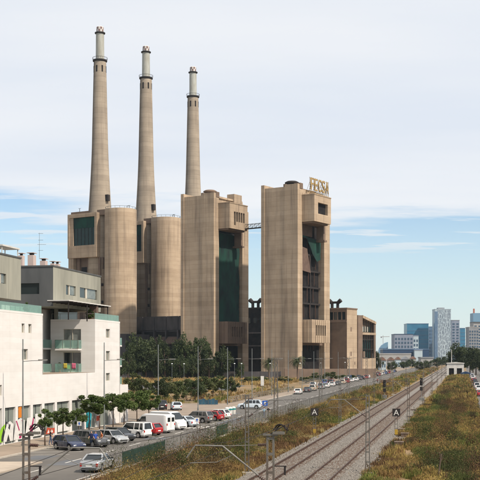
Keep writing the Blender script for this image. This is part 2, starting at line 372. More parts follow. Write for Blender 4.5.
o = bpy.data.objects.new('ballast_stones', np_mesh('ballast_stones', V, Fc, [m_ballast])); COL.objects.link(o)
tag(o, 'loose grey ballast stones scattered over the railway bed', 'gravel', kind='stuff')
for a, nm in ((-14.75, 'left railway track with two brown rails nearer the scrub bank'), (-10.6, 'right railway track with two brown rails nearer the green verge')):
    t = thing('railway_track', nm, 'railway track', rd(a, 20, 0.30), RA, 'railway tracks')
    Lg = 1500 * KL
    for sx in (-1, 1):
        m_ = MB(); x = sx * .87
        m_.box(x - .07, x + .07, 0, Lg, .06, .09); m_.box(x - .012, x + .012, 0, Lg, .09, .20)
        r = m_.build('rail', m_rust, t)
        MB().box(x - .037, x + .037, 0, Lg, .20, .245).build('rail_head', m_railtop, r)
    m_ = MB()
    for k in range(560): m_.box(-1.3, 1.3, 30 + k * .62, 30 + k * .62 + .25, .0, .07)
    s_ = m_.build('sleepers', m_sleeper, t); s_['kind'] = 'stuff'

# ------------------------------------------------------------------ power station
PA = R_(33); u = Vector((math.sin(PA), math.cos(PA), 0)); v = Vector((math.cos(PA), -math.sin(PA), 0))
class Face:
    """vertical plane through point K along direction d; turns a photo pixel into (distance along, height)"""
    def __init__(s, K, d): s.K = Vector((K[0], K[1], 0)); s.d = d
    def s(s_, x):
        t = (x - CX) / F; return (t * s_.K.y - s_.K.x) / (s_.d.x - t * s_.d.y)
    def z(s_, x, y): Y = s_.K.y + s_.s(x) * s_.d.y; return CAMH + (HY - y) / F * Y

def cowl(parent, x, y, z, k=1.0):
    m_ = MB()
    for dx in (-1.6 * k, 1.6 * k):
        m_.cyl((x + dx, y, z), (x + dx, y, z + 2.6 * k), .75 * k, .75 * k, 10); m_.cyl((x + dx, y, z + 2.6 * k), (x + dx * 2.1, y, z + 4.0 * k), .9 * k, 1.1 * k, 10)
    m_.cyl((x - 1.6 * k, y, z + 2.9 * k), (x + 1.6 * k, y, z + 2.9 * k), .6 * k, .6 * k, 10)
    return m_.build('ventilation_cowl', m_black, parent)

def tower(name, label, K, variant):
    t = thing(name, label, 'power station', (K[0], K[1], 0), -PA)
    Ht = 99.5; Lw = 22.2; Dp = 35.5
    con = [m_con]
    # side slab and core: the left face is two slabs with a shallow vertical joint
    m_ = MB(); m_.box(-Lw, -4.0, 0.0, Dp, 0, Ht - 1.2); m_.build('core_wall', m_con, t)
    m_ = MB(); m_.box(-Lw - .35, -Lw + 1.6, -.45, Dp * .6, 0, Ht + .6); m_.build('edge_pilaster', m_con, t)
    m_ = MB(); m_.box(-8.0, 0.0, -.25, 4.8, 0, Ht - .2); m_.build('corner_pier', m_con, t)
    m_ = MB(); m_.box(-4.0, 0.0, 29.0, Dp, 0, Ht - 7); m_.build('rear_pier', m_con, t)
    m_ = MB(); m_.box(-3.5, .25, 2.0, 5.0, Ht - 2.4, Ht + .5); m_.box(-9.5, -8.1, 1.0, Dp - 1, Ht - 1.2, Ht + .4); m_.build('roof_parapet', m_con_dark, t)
    # recess: back wall, floor beams, stair landings
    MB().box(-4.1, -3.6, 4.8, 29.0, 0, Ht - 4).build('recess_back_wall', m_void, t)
    for k, z in enumerate(np.arange(20.5, 90, 8.6)):
        MB().box(-3.6, -2.4, 4.8, 29.0, z, z + .9).build('floor_beam', m_black, t)
        if variant == 4:
            for q_ in range(3):
                y_ = 8 + q_ * 6.5 + (k % 3) * 1.3; m_ = MB(); m_.tube([(-2.6, y_, z - 7), (-2.6, y_, z - .1)], .22, 6); m_.build('pipe', m_rust, t)
            MB().box(-3.6, -2.5, 17.5, 18.4, z - 7.6, z).build('recess_column', m_black, t)
    # upper box
    bx0, bx1 = 4.2, 22.6; bt, bb = 93.6, 80.0; out_ = 7.6
    def tfr(a, w, d): return (out_ - d, a, w)
    m_ = MB()
    if variant == 4: holes = [(8.2, 19.0, 84.2, 90.0)]
    else: holes = [(8.6 + 2.3 * k, 10.4 + 2.3 * k, 83.6 + (0.4 if k else -1.6), 89.4) for k in range(5)]
    m_.holed(tfr, bx0, bx1, bb, bt, holes, 1.6)
    m_.poly([(-1, bx0, bb), (out_, bx0, bb), (out_, bx0, bt), (-1, bx0, bt)]); m_.poly([(-1, bx1, bb), (out_, bx1, bb), (out_, bx1, bt), (-1, bx1, bt)])
    m_.poly([(-1, bx0, bt), (out_, bx0, bt), (out_, bx1, bt), (-1, bx1, bt)]); m_.poly([(-1, bx0, bb), (out_, bx0, bb), (out_, bx1, bb), (-1, bx1, bb)])
    ub = m_.build('upper_box', m_con, t)
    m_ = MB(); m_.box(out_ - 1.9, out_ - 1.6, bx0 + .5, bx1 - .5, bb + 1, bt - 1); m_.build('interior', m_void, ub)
    m_ = MB(); m_.box(-.5, out_ + .18, bx0 - .18, bx1 + .18, bt, bt + .5); m_.build('coping', m_con, ub)
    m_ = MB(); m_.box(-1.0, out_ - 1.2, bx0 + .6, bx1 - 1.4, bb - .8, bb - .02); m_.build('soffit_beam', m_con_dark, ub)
    # open gap and lintel above the box
    rz_ = bt + (3.2 if variant == 3 else .6)
    MB().box(-6, -.6, 5.4, 24, bt - 6, rz_).build('roof_plant_room', m_con_dark if variant == 4 else m_con, t)
    m_ = MB(); m_.box(-6.2, .1, 4.9, 25 if variant == 4 else 28.9, rz_, rz_ + 1.0); m_.build('roof_slab', m_con, t)
    if variant == 3: MB().box(-4, .9, 19, 27, bt + .5, bt + 7.2).build('stair_head', m_con, t)
    # small landing under the box
    m_ = MB(); m_.box(-2, 4.2, 21.5, 24.5, 71, 72); m_.box(-1, 3.4, 22, 24.2, 72, 80.4); m_.build('hoist_shaft', m_con_dark, t)
    # lower box with window slots
    lt, lb_ = 29.4, 17.4; o2 = 5.6
    def tfl(a, w, d): return (o2 - d, a, w)
    slots = [(9.6 + 2.35 * k, 10.9 + 2.35 * k, 21.2, 26.6) for k in range(5)]
    m_ = MB(); m_.holed(tfl, 5.2, 25.2, lb_, lt, slots, .8)
    m_.poly([(-1, 5.2, lb_), (o2, 5.2, lb_), (o2, 5.2, lt), (-1, 5.2, lt)]); m_.poly([(-1, 25.2, lb_), (o2, 25.2, lb_), (o2, 25.2, lt), (-1, 25.2, lt)])
    m_.poly([(-1, 5.2, lt), (o2, 5.2, lt), (o2, 25.2, lt), (-1, 25.2, lt)]); m_.poly([(-1, 5.2, lb_), (o2, 5.2, lb_), (o2, 25.2, lb_), (-1, 25.2, lb_)])
    lm = m_con if variant == 4 else m_con_dark  # netted tower's lower box: neighbouring tower's shadow put into a darker concrete colour
    lo_ = m_.build('lower_box', lm, t)
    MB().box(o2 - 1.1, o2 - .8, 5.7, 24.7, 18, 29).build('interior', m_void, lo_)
    for y_ in np.arange(6.2, 25, 2.35): MB().box(o2, o2 + .22, y_, y_ + .3, lb_ + .2, lt - .2).build('rib', lm, lo_)
    for x_ in (1.2, 3.2): MB().box(x_, x_ + .25, 5.0, 5.2, lb_ + .2, lt - .2).build('rib', lm, lo_)
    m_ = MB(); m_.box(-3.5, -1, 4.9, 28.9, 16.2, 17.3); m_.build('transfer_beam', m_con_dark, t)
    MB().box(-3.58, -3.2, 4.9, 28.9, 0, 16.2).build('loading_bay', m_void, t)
    # roof ventilator on the corner
    m_ = MB(); m_.lathe([(3.6, Ht - 1.4), (3.7, Ht - .2), (3.1, Ht + .6), (3.1, Ht + 1.3), (3.8, Ht + 1.6), (3.8, Ht + 2.2), (2.6, Ht + 2.8), (.6, Ht + 3.1)], 20, (-8.6, 8.5)); m_.build('roof_ventilator', m_black if variant == 4 else m_con_dark, t, 'auto')
    # left outrigger box
    MB().box(-Lw - 3.0, -Lw, 16, 24, 80, 92).build('side_box', m_con_dark, t)
    # netting in the recess
    if variant == 3:
        m_ = MB(); nx, nz = 14, 26
        for i in range(nx + 1):
            for j in range(nz + 1):
                y_ = 5.3 + (27.4 - 5.3) * i / nx; z_ = 29.5 + (78 - 29.5) * j / nz
                m_.v.append((-1.3 + .6 * mnoise.noise((y_ * .25, z_ * .09, 3)) + .35 * mnoise.noise((y_ * .7, z_ * .3, 9)), y_, z_))
        for i in range(nx):
            for j in range(nz): a = i * (nz + 1) + j; m_.face([a, a + nz + 1, a + nz + 2, a + 1])
        m_.build('netting', m_net, t, True)
        MB().box(-2.6, -2.3, 5.0, 27.5, 66, 78.5).build('glazed_screen', m_glazing, t)
    else:
        m_ = MB(); nx, nz = 12, 14                    # torn sheet hanging from the hoist level
        for i in range(nx + 1):
            f = i / nx; y_ = 6 + 20.5 * f; top = 73.5 - 2 * f; bot = 72.5 - (21 * max(0, f - .25) ** .9 if f < .8 else 12 - 8 * (f - .8))
            for j in range(nz + 1):
                z_ = top + (bot - top) * j / nz; m_.v.append((-.9 + .7 * mnoise.noise((y_ * .3, z_ * .12, 5)), y_, z_))
        for i in range(nx):
            for j in range(nz): a = i * (nz + 1) + j; m_.face([a, a + nz + 1, a + nz + 2, a + 1])
        m_.build('torn_netting', m_net, t, True)
        m_ = MB(); m_.prism([(5.3, 55.5), (17.5, 54.5), (13.5, 67), (5.3, 68)], lambda a, w: (-2.0, a, w), lambda a, w: (-2.3, a, w)); m_.build('fallen_panel', m_brownpanel, t)
        MB().box(-2.2, -1.9, 4.9, 19, 73.5, 80).build('recess_panel', m_brownpanel, t)
    return t
PS = 0.925; K4 = (30.5 * PS, 553.0 * PS); K3 = (-14.4 * PS, 583.0 * PS)
t3 = tower('concrete_tower', 'tall concrete boiler tower with green netting, nearest the third chimney', K3, 3)
t4 = tower('concrete_tower', 'tall concrete boiler tower carrying gold rooftop letters and torn green netting', K4, 4)
for t_ in (t3, t4): t_.scale = (PS, PS, PS * 1.024)
# gold letters
def text_mesh(txt, size, depth, mat_):
    c = bpy.data.curves.new('t', 'FONT'); c.body = txt; c.size = size; c.extrude = depth; c.offset = 0.0
    o = bpy.data.objects.new('t', c); COL.objects.link(o); dg = bpy.context.evaluated_depsgraph_get()
    me = bpy.data.meshes.new_from_object(o.evaluated_get(dg)); bpy.data.objects.remove(o)
    me.materials.clear(); me.materials.append(mat_); return me
sg = thing('rooftop_sign', 'gold FECSA letters on a steel frame on the tower roof', 'sign', (K4[0], K4[1], 91.6), -PA); sg.scale = (PS, PS, PS)
fw = Face((K4[0] + v.x * -1, K4[1] + v.y * -1), u)
s0, s1 = fw.s(310.5) / PS, fw.s(329) / PS
step = (s1 - s0) / 5
for i, ch in enumerate('FECSA'):
    me = text_mesh(ch, 9.6, .25, m_gold)
    xs = [p.co.x for p in me.vertices]; wd = max(xs) - min(xs); x0 = min(xs); sc = step * .80 / wd
    for p in me.vertices: p.co = Vector((-1 - p.co.z, s0 + step * i + (p.co.x - x0) * sc, 1.6 + p.co.y))
    reuse('letter', me, sg)
m_ = MB()
for i in range(11):
    y_ = s0 + step * .5 * i; m_.bar((-1.5, y_, 0), (-1.5, y_, 8.6), .16); m_.bar((-4.0, y_, 0), (-1.5, y_, 6), .12)
for z_ in (.4, 1.2, 4.4, 8.0): m_.bar((-1.5, s0 - .3, z_), (-1.5, s1 + .2, z_), .16)
m_.build('support_frame', m_gold, sg)
# footbridge between the two towers
a_ = Vector((K3[0], K3[1], 0)) + u * 19.4 + v * 7.0; b_ = Vector((K4[0], K4[1], 0)) + u * 18.5 - v * 23.3
fb = thing('footbridge', 'thin steel footbridge high up between the two concrete towers', 'bridge', (a_.x, a_.y, 76.6), math.atan2(b_.y - a_.y, b_.x - a_.x))
ln = (b_ - a_).length
MB().box(0, ln, -1.1, 1.1, 0, .35).build('deck', m_black, fb)
for sy in (-1.05, 1.05):
    m_ = MB(); m_.bar((0, sy, 2.4), (ln, sy, 2.4), .18)
    for k in range(9): m_.bar((ln * k / 8, sy, .3), (ln * k / 8, sy, 2.4), .14)
    for k in range(8): m_.bar((ln * k / 8, sy, .3), (ln * (k + 1) / 8, sy, 2.4), .1)
    m_.build('truss', m_lamp, fb)

# chimney units
CHIM = [((100 - CX) / F * 607, 607.0), ((146 - CX) / F * 645, 645.0), ((193 - CX) / F * 691, 691.0)]
CN = ['leftmost and tallest looking', 'middle', 'rightmost, lowest looking']
def chimney():
    t = empty('chimney')
    pr = []
    for k in range(41):
        f = k / 40; z = 90 + (181 - 90) * f; r = 3.55 + 2.05 * (1 - f) + 1.3 * max(0, 1 - f * 2.1) ** 1.7; pr.append((r, z))
    MB().lathe([(7.4, 20)] + pr, 40).build('shaft', m_chim, t, True)
    g_ = MB().lathe([(3.55, 179.9), (4.15, 180.3), (4.2, 181.0), (3.9, 181.05), (3.9, 180.9), (2.5, 180.9)], 32).build('gallery', m_black, t, 'auto')
    m_ = MB()
    for i in range(24):
        an = 2 * math.pi * i / 24; m_.bar((4.3 * math.cos(an), 4.3 * math.sin(an), 181.3), (4.3 * math.cos(an), 4.3 * math.sin(an), 182.3), .08)
    m_.lathe([(4.26, 182.2), (4.36, 182.2), (4.36, 182.35), (4.26, 182.35)], 32, cap=False); m_.build('railing', m_black, g_)
    MB().lathe([(2.45, 180.9), (2.35, 196.4)], 28).build('flue', m_flue, t, 'auto')
    MB().lathe([(2.4, 196.1), (3.0, 196.4), (3.05, 196.9), (2.2, 197.0)], 28).build('top_gallery', m_black, t, 'auto')
    cp = MB().lathe([(2.0, 197.0), (2.05, 200.0), (1.75, 200.3)], 24).build('cap', m_whitep, t, 'auto')
    for k in range(6):
        for (z0, z1, off) in ((197.4, 198.6, 0), (198.7, 200.0, .52)):
            an = 2 * math.pi * k / 6 + off; w_ = .26; m_ = MB()
            P = [(2.09 * math.cos(an + q), 2.09 * math.sin(an + q)) for q in (-w_, -w_/3, w_/3, w_)]
            for p, q in zip(P[:-1], P[1:]): m_.poly([(p[0], p[1], z0), (q[0], q[1], z0), (q[0], q[1], z1), (p[0], p[1], z1)])
            m_.build('red_mark', m_red, cp)
    for k in range(7):
        an = 2 * math.pi * (k + .5) / 7 - .95; c, s_ = math.cos(an), math.sin(an); m_ = MB(); r = 3.72
        tx, ty = -s_ * .42, c * .42
        P = [(r*c - tx, r*s_ - ty), (r*c + tx, r*s_ + ty), ((r-.6)*c + tx, (r-.6)*s_ + ty), ((r-.6)*c - tx, (r-.6)*s_ - ty)]
        b = m_.vs([(p[0], p[1], z) for z in (173.6, 177.4) for p in P])
        for q in ((0,1,2,3),(7,6,5,4),(0,4,5,1),(1,5,6,2),(2,6,7,3),(3,7,4,0)): m_.face([b+i for i in q])
        m_.build('vent_slot', m_void, t)
    m_ = MB(); m_.box(4.5, 7.6, -2.2, -.2, 99.0, 102.6); m_.build('inspection_hatch', m_black, t)
    for an in (-1.9,):                                 # caged ladder up the shaft
        m_ = MB()
        for k in range(40):
            (r0_, z0_), (r1_, z1_) = pr[k], pr[k + 1]
            for dq in (-.05, .05): m_.bar(((r0_ + .25) * math.cos(an + dq), (r0_ + .25) * math.sin(an + dq), z0_), ((r1_ + .25) * math.cos(an + dq), (r1_ + .25) * math.sin(an + dq), z1_), .09)
        m_.build('ladder', m_black, t)
    return t
ch0 = chimney()
for i, (X, Y) in enumerate(CHIM):
    c = ch0 if i == 0 else copy_tree(ch0)
    c.location = (X, Y, 0); c.rotation_euler = (0, 0, -PA)
    tag(c, CN[i] + ' of the three tapering concrete chimneys with steel flue top', 'chimney', 'power station chimneys')

def unit():
    t = empty('boiler_house')
    MB().lathe([(9.1, 22.5), (9.1, 93.4), (8.7, 93.5)], 56, (15.4, 0)).build('silo', m_con, t, 'auto')
    m_ = MB()
    for i in range(20):
        an = 2 * math.pi * i / 20; m_.bar((15.4 + 8.7 * math.cos(an), 8.7 * math.sin(an), 93.4), (15.4 + 8.7 * math.cos(an), 8.7 * math.sin(an), 94.6), .1)
    m_.lathe([(8.65, 94.5), (8.75, 94.5), (8.75, 94.65), (8.65, 94.65)], 40, (15.4, 0), False); m_.build('roof_railing', m_lamp, t)
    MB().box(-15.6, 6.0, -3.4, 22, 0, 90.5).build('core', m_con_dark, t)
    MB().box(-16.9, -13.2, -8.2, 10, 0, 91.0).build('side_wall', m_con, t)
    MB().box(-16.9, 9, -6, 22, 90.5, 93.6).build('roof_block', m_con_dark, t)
    # box with a big glazed opening
    tfb = lambda a, w, d: (a, -8.6 + d, w)
    m_ = MB(); m_.holed(tfb, -17.2, 4.7, 66.6, 92.0, [(-15.8, 3.2, 73.6, 89.8)], 1.0)
    m_.poly([(4.7, -8.6, 66.6), (4.7, -3.3, 66.6), (4.7, -3.3, 92), (4.7, -8.6, 92)]); m_.poly([(-17.2, -8.6, 66.6), (-17.2, -3.3, 66.6), (-17.2, -3.3, 92), (-17.2, -8.6, 92)])
    m_.poly([(-17.2, -8.6, 92), (4.7, -8.6, 92), (4.7, -3.3, 92), (-17.2, -3.3, 92)]); m_.poly([(-17.2, -8.6, 66.6), (4.7, -8.6, 66.6), (4.7, -3.3, 66.6), (-17.2, -3.3, 66.6)])
    bx = m_.build('front_box', m_con, t)
    w_ = MB().box(-15.8, 3.2, -7.55, -7.35, 73.6, 89.8).build('glazing', m_glazing, bx)
    m_ = MB(); m_.box(-15.75, 3.15, -7.75, -7.6, 83.6, 89.75); m_.build('netting', m_net, bx)
    m_ = MB()
    for k in range(1, 7): x = -15.8 + 19 * k / 7; m_.box(x - .1, x + .1, -7.72, -7.56, 73.6, 83.6)
    m_.build('mullions', m_black, bx)
    # recessed level below the box
    MB().box(-13.2, 6.2, -4.6, -3.5, 60, 66.5).build('beam', m_con_dark, t)
    for x in (-12.5, -4.5, 3.0): MB().box(x, x + 2.2, -6.0, -3.5, 22, 66.5).build('pier', m_con_dark, t)
    for x in (-9.8, -1.8): MB().box(x, x + 4.2, -4.9, -4.65, 57.2, 61.4).build('opening', m_void, t)
    for z in (30, 40, 50): MB().box(-13, 6.0, -5, -3.5, z, z + 1.6).build('floor_band', m_black, t)
    # dark base under the silo
    MB().box(-16, 25.5, -7.5, 14, 0, 22.4).build('base', m_con_grey, t)
    m_ = MB()
    for (x, y_, z0, h) in ((-12, -4, 93.6, 2.2), (-6, 3, 93.6, 1.6), (20, 2, 93.4, 2.4), (22.5, -3, 93.4, 1.4)): m_.bar((x, y_, z0), (x, y_, z0 + h), .22); m_.bar((x - .9, y_, z0 + h), (x + .9, y_, z0 + h), .16)
    m_.build('roof_masts', m_lamp, t)
    return t
un0 = unit()
UL = ['boiler house with round concrete silo behind the grey penthouse, leftmost', 'boiler house with round concrete silo under the middle chimney', 'boiler house mostly hidden behind the netted concrete tower']
for i, (X, Y) in enumerate(CHIM):
    c = un0 if i == 0 else copy_tree(un0)
    c.location = (X, Y, 0); c.rotation_euler = (0, 0, -PA); tag(c, UL[i], 'power station', 'boiler houses')

# turbine hall: dark precast panels between the silos and the tower
FH = Face((-50.0, 606.0), v)
hx0, hx1 = FH.s(131.5), FH.s(182.5)
th = thing('turbine_hall', 'low dark hall of grey precast panels between silo and netted tower', 'power station', (-50, 606, 0), -PA)
zt = FH.z(157, 316.5); zm = FH.z(157, 330.5); zl = FH.z(157, 337)
MB().box(hx0 - 14, hx1 + 5, .5, 14, 0, zt - .4).build('hall_wall', m_con_grey, th)
n = 7; w_ = (hx1 + 2 - hx0) / 4.6
for k in range(-2, 5):
    MB().box(hx0 + k * w_ + .25, hx0 + (k + 1) * w_ - .25, 0, .5, zm + .2, zt).build('panel', m_con_grey, th)
    MB().box(hx0 + k * w_ + .9, hx0 + (k + 1) * w_ - .5, .28, .5, zl + .4, zm - .8).build('louvre', m_void, th)
    MB().box(hx0 + k * w_ + .1, hx0 + k * w_ + .9, -1.4, .5, 0, zm).build('buttress', m_con_grey, th)
    MB().prism([(0, zl), (-4.5, zl - 3.4), (-4.5, zl - 4.2), (0, zl - .9)], lambda a, b_, x=hx0 + k * w_ + .9: (x, a + .4, b_), lambda a, b_, x=hx0 + (k + 1) * w_: (x, a + .4, b_)).build('canopy_slab', m_brownpanel, th)
    MB().box(hx0 + k * w_ + 1.2, hx0 + (k + 1) * w_ - .3, .2, .5, 1, zl - 6).build('bay_door', m_void, th)
# dark block between the towers
db = thing('auxiliary_block', 'dark block with twin roof cowls in the gap between the towers', 'power station', ((255 - CX) / F * 650, 650, 0), -PA)
zt = CAMH + (HY - 308) / F * 640
MB().box(-16, 22, 0, 16, 0, zt).build('wall', m_void, db); MB().box(-16.4, 22.4, -.4, 16.4, zt, zt + .8).build('coping', m_black, db)
for k in range(-3, 5):
    MB().box(k * 4.4 - .9, k * 4.4 + .9, -.25, 0, zt - 9, zt - 5.6).build('window', m_glass, db)
for z in (8, 16, 24): MB().box(-16, 22, -1.2, 0, z, z + .8).build('ledge', m_con_grey, db)
cowl(db, -1.5, 3, zt + .8, 1.25); cowl(db, 6.5, 3, zt + .8, 1.25)

# office building at the right end
K5 = (58.9, 578.7); F5 = Face(K5, u); K5S = (K5[0] * PS, K5[1] * PS)
ob = thing('control_building', 'brown concrete block with windowed crown and glazed stepped end right of towers', 'power station', (K5S[0], K5S[1], 0), -PA); ob.scale = (PS, PS, PS)
zr = 36.8; d1 = F5.s(357)
tl5 = lambda a, w, d: (a, d, w)
m_ = MB(); m_.holed(tl5, -16, 0, 0, zr, [(-13.2 + 2.55 * k, -11.2 + 2.55 * k, 30.9, 35.2) for k in range(5)], .7)
m_.build('end_wall', m_con_dark, ob)
for k in range(5): MB().box(-13.2 + 2.55 * k, -11.2 + 2.55 * k, .55, .7, 30.9, 35.2).build('window', m_glass, ob)
MB().box(-16, -.05, -.35, 0, 29.4, 30.3).build('string_course', m_con_dark, ob)
MB().box(-15.95, -.02, .75, d1 - .02, 0, zr - .1).build('core', m_con_dark, ob)
m_ = MB(); m_.holed(lambda a, w, d: (.02 - d, a, w), -.02, d1, 0, zr, [(4.2, 5.9, 24.4, 26.8), (4.2, 5.9, 10.8, 13.2), (9.0, 10.2, 6, 7.6)], .5)
m_.poly([(-16, -.02, zr), (.02, -.02, zr), (.02, d1, zr), (-16, d1, zr)]); m_.poly([(-16, d1, 0), (.02, d1, 0), (.02, d1, zr), (-16, d1, zr)])
m_.build('side_wall', m_con, ob)
for (a, b_, c, d) in ((4.2, 5.9, 24.4, 26.8), (4.2, 5.9, 10.8, 13.2), (9.0, 10.2, 6, 7.6)): MB().box(-.5, -.4, a, b_, c, d).build('window', m_glass, ob)
MB().box(-16.3, .3, -.3, d1 + .3, zr, zr + .7).build('coping', m_con_dark, ob)
cowl(ob, -9.0, 3, zr + .7, 1.1)
d2 = F5.s(375); q0 = d1 + 1.0; zA, zB = F5.z(357, 313), F5.z(375, 321.5)
# stepped glazed end
m_ = MB(); m_.prism([(q0, 0), (d2, 0), (d2, zB), (q0, zA)], lambda a, w: (-14, a, w), lambda a, w: (-1.6, a, w)); m_.build('hall_body', m_con_dark, ob)
MB().box(-1.6, .6, q0 - 1.0, q0 + 4.8, 0, zA - .4).build('stair_tower', m_con_dark, ob)
MB().box(-1.6, .5, q0 + 4.8, d2, 0, 9.6).build('plinth', m_con, ob)
MB().box(-1.6, .6, q0 + 4.8, d2 + .1, F5.z(366, 333.5), F5.z(366, 331.2)).build('lintel', m_con, ob)
MB().box(-1.6, .5, d2 - 2.2, d2, 9.6, zB - .3).build('end_pier', m_con_dark, ob)
for k in range(6):
    y0 = q0 + 4.8 + (d2 - q0 - 4.8) * k / 6; y1 = q0 + 4.8 + (d2 - q0 - 4.8) * (k + 1) / 6; f0 = (y0 - q0) / (d2 - q0); f1 = (y1 - q0) / (d2 - q0)
    MB().prism([(y0, zA + (zB - zA) * f0 - .9), (y1 - .15, zA + (zB - zA) * f1 - .9), (y1 - .15, zA + (zB - zA) * f1 + .5), (y0, zA + (zB - zA) * f0 + .6)], lambda a, w: (-14.2, a, w), lambda a, w: (.9, a, w)).build('roof_step', m_con, ob)
    MB().box(-.2, .25, y0 - .12, y0 + .12, 9.6, zA + (zB - zA) * f0 - .8).build('mullion', m_black, ob)
    for z0, z1 in ((9.8, 14.5), (14.9, 20.0), (24.6, 27.6)):
        if k < 5: MB().box(-1.1, -1.0, y0 + .15, y1 - .15, z0, z1).build('pane', m_flue if z0 > 24 and k < 4 else m_glazing, ob)
for z in (14.5, 20.0): MB().box(-.3, .2, q0 + 4.8, d2 - 2.2, z, z + .4).build('transom', m_black, ob)
MB().box(-1.3, .9, q0 + 5.2, q0 + 7.5, 9.9, 13.5).build('balcony', m_con_dark, ob)

# ------------------------------------------------------------------ apartment building
AF = -48.9
ap = thing('apartment_building', 'white stone clad apartment block with graffiti ground floor and grey penthouses', 'building', rd(AF, 0), RA)
def al(x, a=AF): return ya(a, x) * KL
def az_(x, y, a=AF): return CAMH + (HY - y) / F * ya(a, x)
ZP = 14.3; ZN = 7.45; Z1 = 4.05
e0 = 88.0; eA = al(43); eB = al(95); eE = al(120); eX = al(128)
tf_r = lambda a, w, d: (-d, a, w)
def window(parent, tf, h, depth=.28, curtain=True, name='window', mull=1):
    a, b_, c, d = h; m_ = MB(); w_ = .07
    m_.tbox(tf, a, b_, c, c + w_, depth - .1, depth); m_.tbox(tf, a, b_, d - w_, d, depth - .1, depth)
    for q in [a + w_/2 + (b_ - a - w_) * i / (mull + 1) for i in range(mull + 2)]: m_.tbox(tf, q - w_/2, q + w_/2, c + w_, d - w_, depth - .1, depth)
    w0 = m_.build(name, m_frame, parent)
    MB().tbox(tf, a, b_, c, d, depth + .002, depth + .04).build('pane', m_curtain if curtain else m_glass, w0)
    return w0
pxs = [(-33, -22), (-19.5, -9.5), (-7, 2), (5, 15.5), (18, 30.5), (33, 42), (44.5, 55), (57, 69.5), (72, 83.5), (86, 97), (100, 110)]
gh = [(al(a), al(b_), .15, Z1) for a, b_ in pxs]
wA = [(al(21.7), al(24.6), az_(23, 333), az_(23, 323.5)), (al(28.4), al(31.6), az_(30, 333.4), az_(30, 324)), (al(22.0), al(28.0), az_(25, 360), az_(25, 349)), (al(-3), al(2), az_(0, 396), az_(0, 385)),
      (al(-9), al(-5), az_(-6, 332), az_(-6, 321)), (al(-9), al(-5), az_(-6, 362), az_(-6, 350))]
wB = [(al(106), al(110), az_(108, y1), az_(108, y0)) for y0, y1 in ((329, 338), (351, 360.5), (373, 381))]
m_ = MB()
m_.holed(tf_r, e0, eE, 0, ZN, gh + [h for h in wA + wB if h[3] < ZN], .35)
m_.holed(tf_r, e0, eA, ZN, ZP, [h for h in wA if h[2] > ZN], .3)
m_.holed(tf_r, eB, eE, ZN, ZP, [h for h in wB if h[2] > ZN], .3)
m_.holed(tf_r, eE, eX, 0, 5.5, [], .3)
m_.build('street_facade', m_white, ap)
tf_c = lambda a, w, d: (a, eB + d, w)
def lx(x): return (x - 95) / 7.5 / .978
doors = [(lx(62), lx(80.5), 10.75, 13.25), (lx(62), lx(80.5), 7.6, 10.15)]
m_ = MB(); m_.holed(tf_c, -6.3, 0, ZN, ZP, doors, .3); m_.build('courtyard_facade', m_white, ap)
for h in doors:
    window(ap, tf_c, h, .28, h[3] > 12, 'balcony_door', 1)
for h in wA + wB: window(ap, tf_r, h, .25)
# closed volumes behind the facades
m_ = MB(); m_.box(-16, -.36, e0, eE - .01, 0, ZN - .01); m_.box(-16, -.31, e0, eA - .0, ZN + .002, ZP - .01); m_.box(-6.3, -.31, eB + .31, eE - .01, ZN + .002, ZP - .01)
m_.box(-16, -7.2, eA, eE, ZN, 15.9); m_.box(-8, -.01, eE + .001, eX - .01, 0, 5.48); m_.build('inner_wall', m_white, ap)
m_ = MB(); m_.box(-16, 0, e0, eA, ZP, ZP + .02); m_.box(-6.3, 0, eB, eE, ZP, ZP + .02); m_.box(-7.2, 0, eA, eB, ZN, ZN + .02); m_.box(-8, 0, eE, eX, 5.5, 5.52); m_.build('terrace_floor', m_pave, ap)
m_ = MB()
m_.box(-.3, .004, e0, eA, ZP + .02, ZP + .25); m_.box(-.3, .004, eB, eE, ZP + .02, ZP + .25); m_.box(-6.3, -.3, eB - .004, eB + .3, ZP + .02, ZP + .25); m_.box(-16, 0, eA - .2, eA + .003, ZN, ZP); m_.box(-6.3, 0, eE - .3, eE + .004, 0, ZP); m_.build('parapet', m_white, ap)
# balconies
for z in (10.6, 7.48):
    b_ = MB().box(lx(57), lx(81), eB - 1.25, eB - .002, z - .22, z).build('balcony', m_white, ap)
    m_ = MB(); m_.box(lx(57), lx(81), eB - 1.22, eB - 1.19, z + .05, z + 1.15); m_.box(lx(57), lx(57) + .03, eB - 1.18, eB - .02, z + .05, z + 1.15); m_.box(lx(81) - .03, lx(81), eB - 1.18, eB - .02, z + .05, z + 1.15)
    m_.build('glass_guard', m_rail_glass, b_)
    m_ = MB(); m_.bar((lx(57), eB - 1.2, z + 1.17), (lx(81), eB - 1.2, z + 1.17), .05)
    for q in (57, 65, 73, 81): m_.bar((lx(q), eB - 1.2, z), (lx(q), eB - 1.2, z + 1.15), .045)
    m_.build('handrail', m_galv, b_)
for z in (10.7, 7.5):
    b_ = MB().box(-7.15, -6.0, eB - 9, eB - .3, z - .2, z).build('balcony', m_white, ap)
    MB().box(-6.06, -6.02, eB - 9, eB - .3, z, z + 1.1).build('glass_guard', m_rail_glass, b_)
    MB().box(-7.18, -7.1, eB - 7, eB - 2, z, z + 2.3).build('balcony_door', m_curtain, b_)
for z in (11.2, 8.3, 5.6):
    b_ = MB().box(-3.6, -.1, eE + .005, eE + 1.15, z - .2, z).build('balcony', m_white, ap)
    m_ = MB(); m_.box(-.15, -.11, eE + .01, eE + 1.15, z, z + 1.05); m_.box(-3.6, -.16, eE + 1.1, eE + 1.14, z, z + 1.05); m_.build('glass_guard', m_rail_glass, b_)
